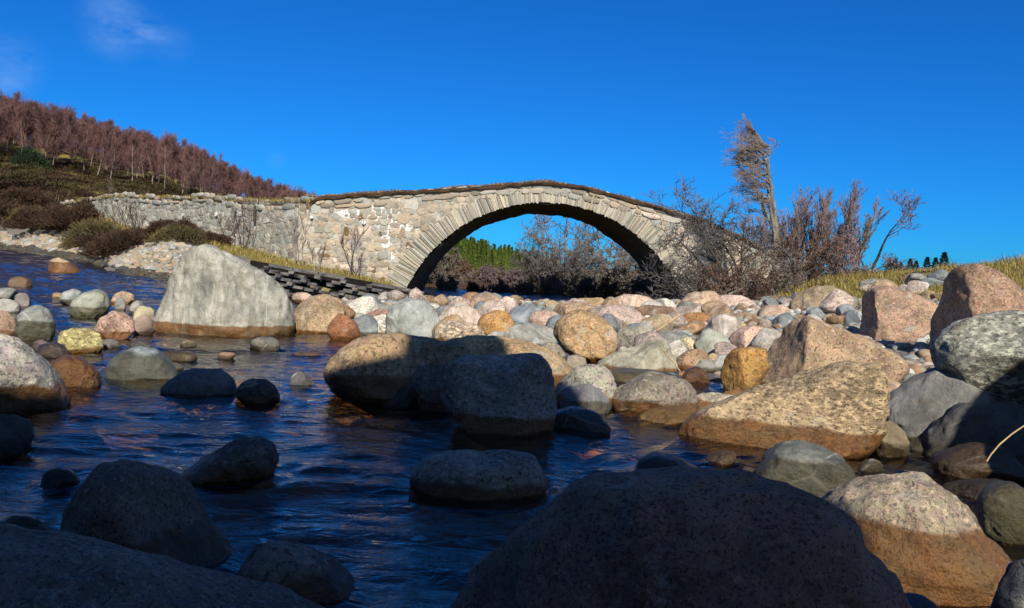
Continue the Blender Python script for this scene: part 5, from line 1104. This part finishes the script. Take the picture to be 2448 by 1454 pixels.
def veg_ok(px, X, Y):
    u = X / Y; sy = np.interp(u, [(p - W/2)/F for p in (-500, 0, 200, 330, 420, 560, 640, 960, 1640, 1850, 2000, 2250, 2448, 3000)], [37, 36.2, 29.6, 23.5, 22.2, 18.6, 18.0, 17.6, 20, 17.5, 13.5, 11.0, 9.5, 8]); return Y > sy + .2
def in_front_wall(px, X, Y):
    s = (X - WA[0]) * wd[0] + (Y - WA[1]) * wd[1]; o = (X - WA[0]) * wnv[0] + (Y - WA[1]) * wnv[1]; return veg_ok(px, X, Y) & ((o > .1) | (s < 0)) & ~((X > jx) & (Y > YB - .1))
grass_patch('rough yellow-green grass on the left bank below the wall', 60000, (-250, 965), (17.5, 40), .20, 3, in_front_wall)
grass_patch('yellow tussocks between the heather mounds of the left bank', 26000, (40, 520), (20, 37), .30, 16, in_front_wall, wscale=1.0)
grass_patch('tawny tussock grass on the right bank behind the boulders', 70000, (1860, 3000), (9, 27), .22, 4, veg_ok)
grass_patch('dark heath grass on the hillside in front of the birches', 60000, (-300, 640), (37, 66), .38, 6, lambda px, X, Y: (Y > 42) | (px < 170), wscale=1.3)
# turf on bridge and wall tops
rg = np.random.RandomState(9); n = 15000; x = rg.uniform(tx[1], tx[-2], n); y = YB + rg.uniform(-.08, .55, n) ; zt_ = topz(x) + .02 + .03 * fbm(p2(x, y, 3), 2, 4)
dens = fbm(p2(x, y, 1.2), 3, 14); k = dens > -.5; x, y, zt_, dens = x[k], y[k], zt_[k], dens[k]
TP = np.array([(.30,.19,.09), (.40,.28,.14), (.22,.14,.07), (.45,.34,.18)])
V, f, cc = blades(np.stack([x, y, zt_ - .02], -1), .075 + .05 * dens, 5, TP[rg.randint(0, 4, len(x))], 1.2, .006)
V2, f2 = [], []
xs2 = np.linspace(tx[1], tx[-2], 260); tt = topz(xs2); b1 = fbm(p2(xs2, xs2 * 0, 5), 3, 8)
ring = []
for k, xx in enumerate(xs2):
    hh_ = .055 + .022 * b1[k]
    ring += [(xx, YB - .10, tt[k] - .075 + .02 * b1[k]), (xx, YB - .12 - .02 * b1[k], tt[k] - .02), (xx, YB + .1, tt[k] + hh_ - .01), (xx, YB + .7, tt[k] + .0)]
ring = np.array(ring); i = (np.arange(len(xs2) - 1) * 4)[:, None]
tf = np.concatenate([np.stack([i[:, 0] + j, i[:, 0] + 4 + j, i[:, 0] + 5 + j, i[:, 0] + 1 + j], -1) for j in range(3)])
o = obj('turf', mesh('turf', np.concatenate([V, ring]), f + [tf + len(V)], False, np.concatenate([cc, np.tile([[.085, .05, .028]], (len(ring), 1))]), [MAT_GRASS])); tag(o, 'brown dry turf growing along the top of the bridge', 'turf', kind='stuff')
n = 16000; s = rg.uniform(0, WLn, n); o_ = rg.uniform(-.6, .08, n); q = WA[None] + wd[None] * s[:, None] + wnv[None] * o_[:, None]; dens = fbm(p2(s, o_, 1.1), 3, 24); k = dens > -.35
V, f, cc = blades(np.stack([q[:, 0], q[:, 1], wtop(s) + .06], -1)[k], (.14 + .08 * dens[k]), 6, GP[rg.randint(0, 5, k.sum())] * .9, 1.1, .008)
o = obj('turf', mesh('turf', V, f, False, cc, [MAT_GRASS])); tag(o, 'yellow grass growing along the top of the long wall', 'turf', kind='stuff')

# birch wood on the hill: individual trees, 6 shapes shared
def birch_mesh(seed):
    T = Tree(seed, wind=(.06, 0, 0), trop=.16, spread=.62, kids=(24, 6, 3), ratio=(.27, .5, .5), wob=.16, maxlv=2, rmin=.012, crown_lv=1, start=.16)
    T.grow((0, 0, -.2), (T.rg.uniform(-.05, .14), 0, 1), 6.4, .065, 0)
    # whorl of fine twigs
    base = list(T.hi); rg = T.rg
    for (a, b, r1, r2) in base[::1]:
        for _ in range(1):
            d = unit(unit(b - a) + rg.normal(size=3) * .6 + np.array([0, 0, .35])); T.hi.append((b, b + d * rg.uniform(.2, .5), .013, .010))
    V, f = tubes(T.lo, 5); m1 = mesh('trunk', V, f, True, None, [MAT_BIRCH]); V, f = tubes(T.hi, 3); m2 = mesh('crown', V, f, False, None, [MAT_TWIG_B]); return m1, m2
def hgt(px, Y, z): return max(1.4, CAMH + (hor(px) - np.interp(px, [-120, 0, 100, 200, 300, 400, 480, 560, 650, 740, 760], [215, 240, 262, 290, 318, 345, 375, 412, 447, 472, 478])) * Y / F - z)
BM = [birch_mesh(100 + k) for k in range(6)]
rb_ = random.Random(14); n = 0; tries = 0; bsp = []
while n < 297 and tries < 20000:
    tries += 1
    px = rb_.uniform(-120, 750); Y = 48 + 42 * rb_.random() ** .8
    # front line of the wood (nearer on the left)
    front = np.interp(px, [-120, 0, 150, 300, 500, 740], [56, 57, 60, 52, 48, 48])
    if Y < front: continue
    x = P(px, hor(px), Y)[0]
    if any((x - a) ** 2 + (Y - b) ** 2 < .8 for a, b in bsp): continue
    bsp.append((x, Y)); k = rb_.randrange(6); z = float(ground(x, Y)); sc = min(hgt(px, Y, z), 4.9) * rb_.uniform(.78, 1.08) / 6.4
    e = empty('birch_tree', (x, Y, z)); e.scale = (sc, sc, sc * rb_.uniform(.9, 1.05)); e.rotation_euler = (rb_.uniform(-.06, .06), rb_.uniform(-.02, .22), rb_.uniform(-.5, .5) + 0)
    obj('trunk', BM[k][0], e); obj('crown', BM[k][1], e)
    if Y < front + 4: tag(e, 'slender birch with a pale bare trunk along the lower edge of the hillside wood', 'birch tree', 'birches along the lower edge of the wood')
    elif sc * 6.4 < 2.6: tag(e, 'low birch near the descending right end of the hillside wood', 'birch tree', 'low birches at the right end of the wood')
    else: tag(e, 'bare purple-brown birch inside the wood on the left hillside', 'birch tree', 'birches inside the hillside wood')
    n += 1
# the rest of the wood behind, one mass
rg = np.random.RandomState(77); Vs, Fs, off_ = [], [], 0; 
bv = [np.array([v.co[:] for v in BM[k][1].vertices]) for k in range(3)]; bf = [np.array([p.vertices[:] for p in BM[k][1].polygons]) for k in range(3)]
for j in range(420):
    px = rg.uniform(-200, 745); Y = rg.uniform(58, 92); x = P(px, hor(px), Y)[0]; z = float(ground(x, Y)); k = j % 3; sc = min(hgt(px, Y, z), 4.9) * rg.uniform(.75, 1.05) / 6.4; a = rg.uniform(0, 6.28)
    v = bv[k] * sc; v = np.stack([v[:, 0] * math.cos(a) - v[:, 1] * math.sin(a), v[:, 0] * math.sin(a) + v[:, 1] * math.cos(a), v[:, 2]], -1) + (x, Y, z); Vs.append(v); Fs.append(bf[k] + off_); off_ += len(v)
o = obj('birch_wood', mesh('birch_wood', np.concatenate(Vs), np.concatenate(Fs), False, None, [MAT_TWIG_B])); tag(o, 'mass of bare birches behind the front trees of the left hillside', 'wood', kind='stuff')
# undergrowth on the hill
rg = np.random.RandomState(5)
for k in range(75):
    px = rg.uniform(-80, 520) ; Y = rg.uniform(40, 62) if px < 190 else rg.uniform(46, 60); g = gpt(px, Y); s = rg.uniform(.8, 1.9); o = obj('heather_clump', HM[rg.randint(0, 4)], None, g - (0, 0, .3)); o.scale = (s * 1.5, s, s * .6); o.rotation_euler = (0, 0, rg.uniform(0, 6))
    tag(o, 'dark heather clump on the hillside under the birches', 'heather', 'heather clumps under the hillside birches')
def pine_mesh(seed, mat, h=6.0, w=1.3, n=1500):
    rg = np.random.RandomState(seed); t = rg.uniform(.08, 1, n) ** .8; a = rg.uniform(0, 6.28, n); lay = .75 + .25 * np.sin(t * 40 + rg.uniform(0, 3)); r = w * (1 - t) ** .8 * lay * rg.uniform(.3, 1, n) ** .5
    p = np.stack([np.cos(a) * r, np.sin(a) * r, t * h], -1); d = np.stack([np.cos(a), np.sin(a), rg.uniform(-.5, .5, n)], -1); sd = np.cross(d, rg.normal(size=(n, 3))); sd /= np.linalg.norm(sd, axis=1)[:, None]
    V = np.stack([p - sd * .10, p + sd * .10, p + d * rg.uniform(.25, .5, n)[:, None]], 1).reshape(-1, 3)
    m2 = mesh('crown', V, np.arange(3 * n).reshape(-1, 3), False, None, [mat]); V, f = tubes([(np.array([0, 0, -.3]), np.array([0, 0, h * .9]), .11, .03)], 5); return mesh('trunk', V, f, True, None, [MAT_BARKD]), m2
PM = [pine_mesh(s_, MAT_PINE) for s_ in (1, 2, 3)]; SM = [pine_mesh(s_, MAT_PINED, 5.2, 1.5) for s_ in (4, 5)]
rp = random.Random(6); n = 0
while n < 292:
    px = rp.uniform(1010, 1330); Y = rp.uniform(60, 240); 
    if Y < np.interp(px, [1010, 1100, 1340], [60, 62, 90]): continue
    x = P(px, hor(px), Y)[0]; z = float(ground(x, Y)); s = rp.uniform(.38, .58) * np.interp(px, [1010, 1300], [1.1, .8]) * np.interp(Y, [60, 110], [.55, 1]); k = rp.randrange(3); e = empty('pine_tree', (x, Y, z)); e.scale = (s, s, s)
    obj('trunk', PM[k][0], e); obj('crown', PM[k][1], e); tag(e, 'green pine on the distant hill seen through the arch', 'pine tree', 'pines on the distant hill'); n += 1
Vs, Fs, off_ = [], [], 0; pv = np.array([v.co[:] for v in PM[0][1].vertices])[:900]
for j in range(420):
    px = rp.uniform(985, 1340); Y = rp.uniform(62, 250) if px < 1250 else rp.uniform(90, 250); x = P(px, hor(px), Y)[0]; z = float(ground(x, Y)); sc = rp.uniform(.35, .55) * np.interp(px, [1010, 1300], [1.1, .75]) * np.interp(Y, [60, 110], [.55, 1]); Vs.append(pv * sc + (x, Y, z)); Fs.append(np.arange(900).reshape(-1, 3) + off_); off_ += 900
o = obj('pine_wood', mesh('pine_wood', np.concatenate(Vs), np.concatenate(Fs), False, None, [MAT_PINE])); tag(o, 'green pine wood covering the distant hill behind the single pines', 'wood', kind='stuff')
for (px, Y, s, lab) in [(2122, 60, .32, 'dark bushy conifer, leftmost on the skyline of the right bank'), (2136, 60, .34, 'dark bushy conifer touching the leftmost one on the right skyline'), (2150, 62, .26, 'small dark conifer right of the first pair on the skyline'), (2172, 60, .32, 'dark conifer, start of the second group on the right skyline'), (2186, 61, .28, 'small dark conifer in the second group on the right skyline'),
    (2212, 60, .34, 'round dark conifer in the middle of the right skyline'), (2232, 62, .33, 'thin dark conifer beside the round one on the skyline'), (2252, 60, .42, 'pointed conifer nearest the big boulders on the right skyline'), (65, 55, 1.25, 'green juniper tree among the birches at the far left')]:
    g = gpt(px, Y); k = rp.randrange(2)
    if px > 1000: g[2] = P(px, hor(px) - (hor(px) - np.interp(px, [2100, 2260], [655, 648])) , Y)[2] - .15
    if px < 1000:
        o = obj('juniper', clump_mesh('juniper', 33, MAT_PINED, 4200), None, g); o.scale = (s, s, s * 1.5); tag(o, 'rounded green juniper bush among the birches at the far left', 'bush'); continue
    e = empty('conifer', g); s *= .72; e.scale = (s * 1.25, s * 1.25, s * (1.0 if px > 1000 else 1.6)); obj('trunk', SM[k][0], e); obj('crown', SM[k][1], e); tag(e, lab, 'conifer')
# small metal gate/fence where wall meets bridge
fe = empty('fence', P(738, 478, 26)); L0 = P(738, 478, 26); tag(fe, 'small weathered gate rail on the road where the wall meets the bridge', 'fence')
for nm, seg_ in (('post', [(P(736, 484, 26), P(736, 459, 26))]), ('post', [(P(746, 482, 26), P(747, 463, 26))]), ('rail', [(P(730, 466, 26), P(756, 468, 26))]), ('rail', [(P(730, 472, 26), P(752, 474, 26))])):
    V, f = tubes([(a, b, .02, .02) for a, b in seg_], 6); obj(nm, mesh(nm, V - L0, f, True, None, [MAT_BARK]), fe)
# dry stems
def stem(label, pts, r, loc=None):
    q = [np.array(p) for p in pts]; V, f = tubes([(q[k], q[k+1], r, r * .9) for k in range(len(q) - 1)], 6)
    o = obj('grass_stem', mesh('grass_stem', V - q[0], f, True, None, [MAT_STRAW]), None, q[0]); tag(o, label, 'grass stem')
stem('pale dry grass stem slanting in from the right edge over the dark hollow', [P(2359, 1103, 2.1), P(2368, 1088, 2.1), P(2390, 1062, 2.1), P(2420, 1037, 2.1), P(2460, 1010, 2.1), P(2520, 985, 2.12)], .0022)
stem('thin brown stem lying across the angular grey-green slab', [P(1626, 888, 5.15), P(1605, 860, 5.3), P(1580, 832, 5.45)], .0045)
stem('bleached stick lying among the cobbles behind the salmon pebble', [P(1572, 790, 8.6), P(1598, 772, 8.6), P(1626, 752, 8.7)], .012)
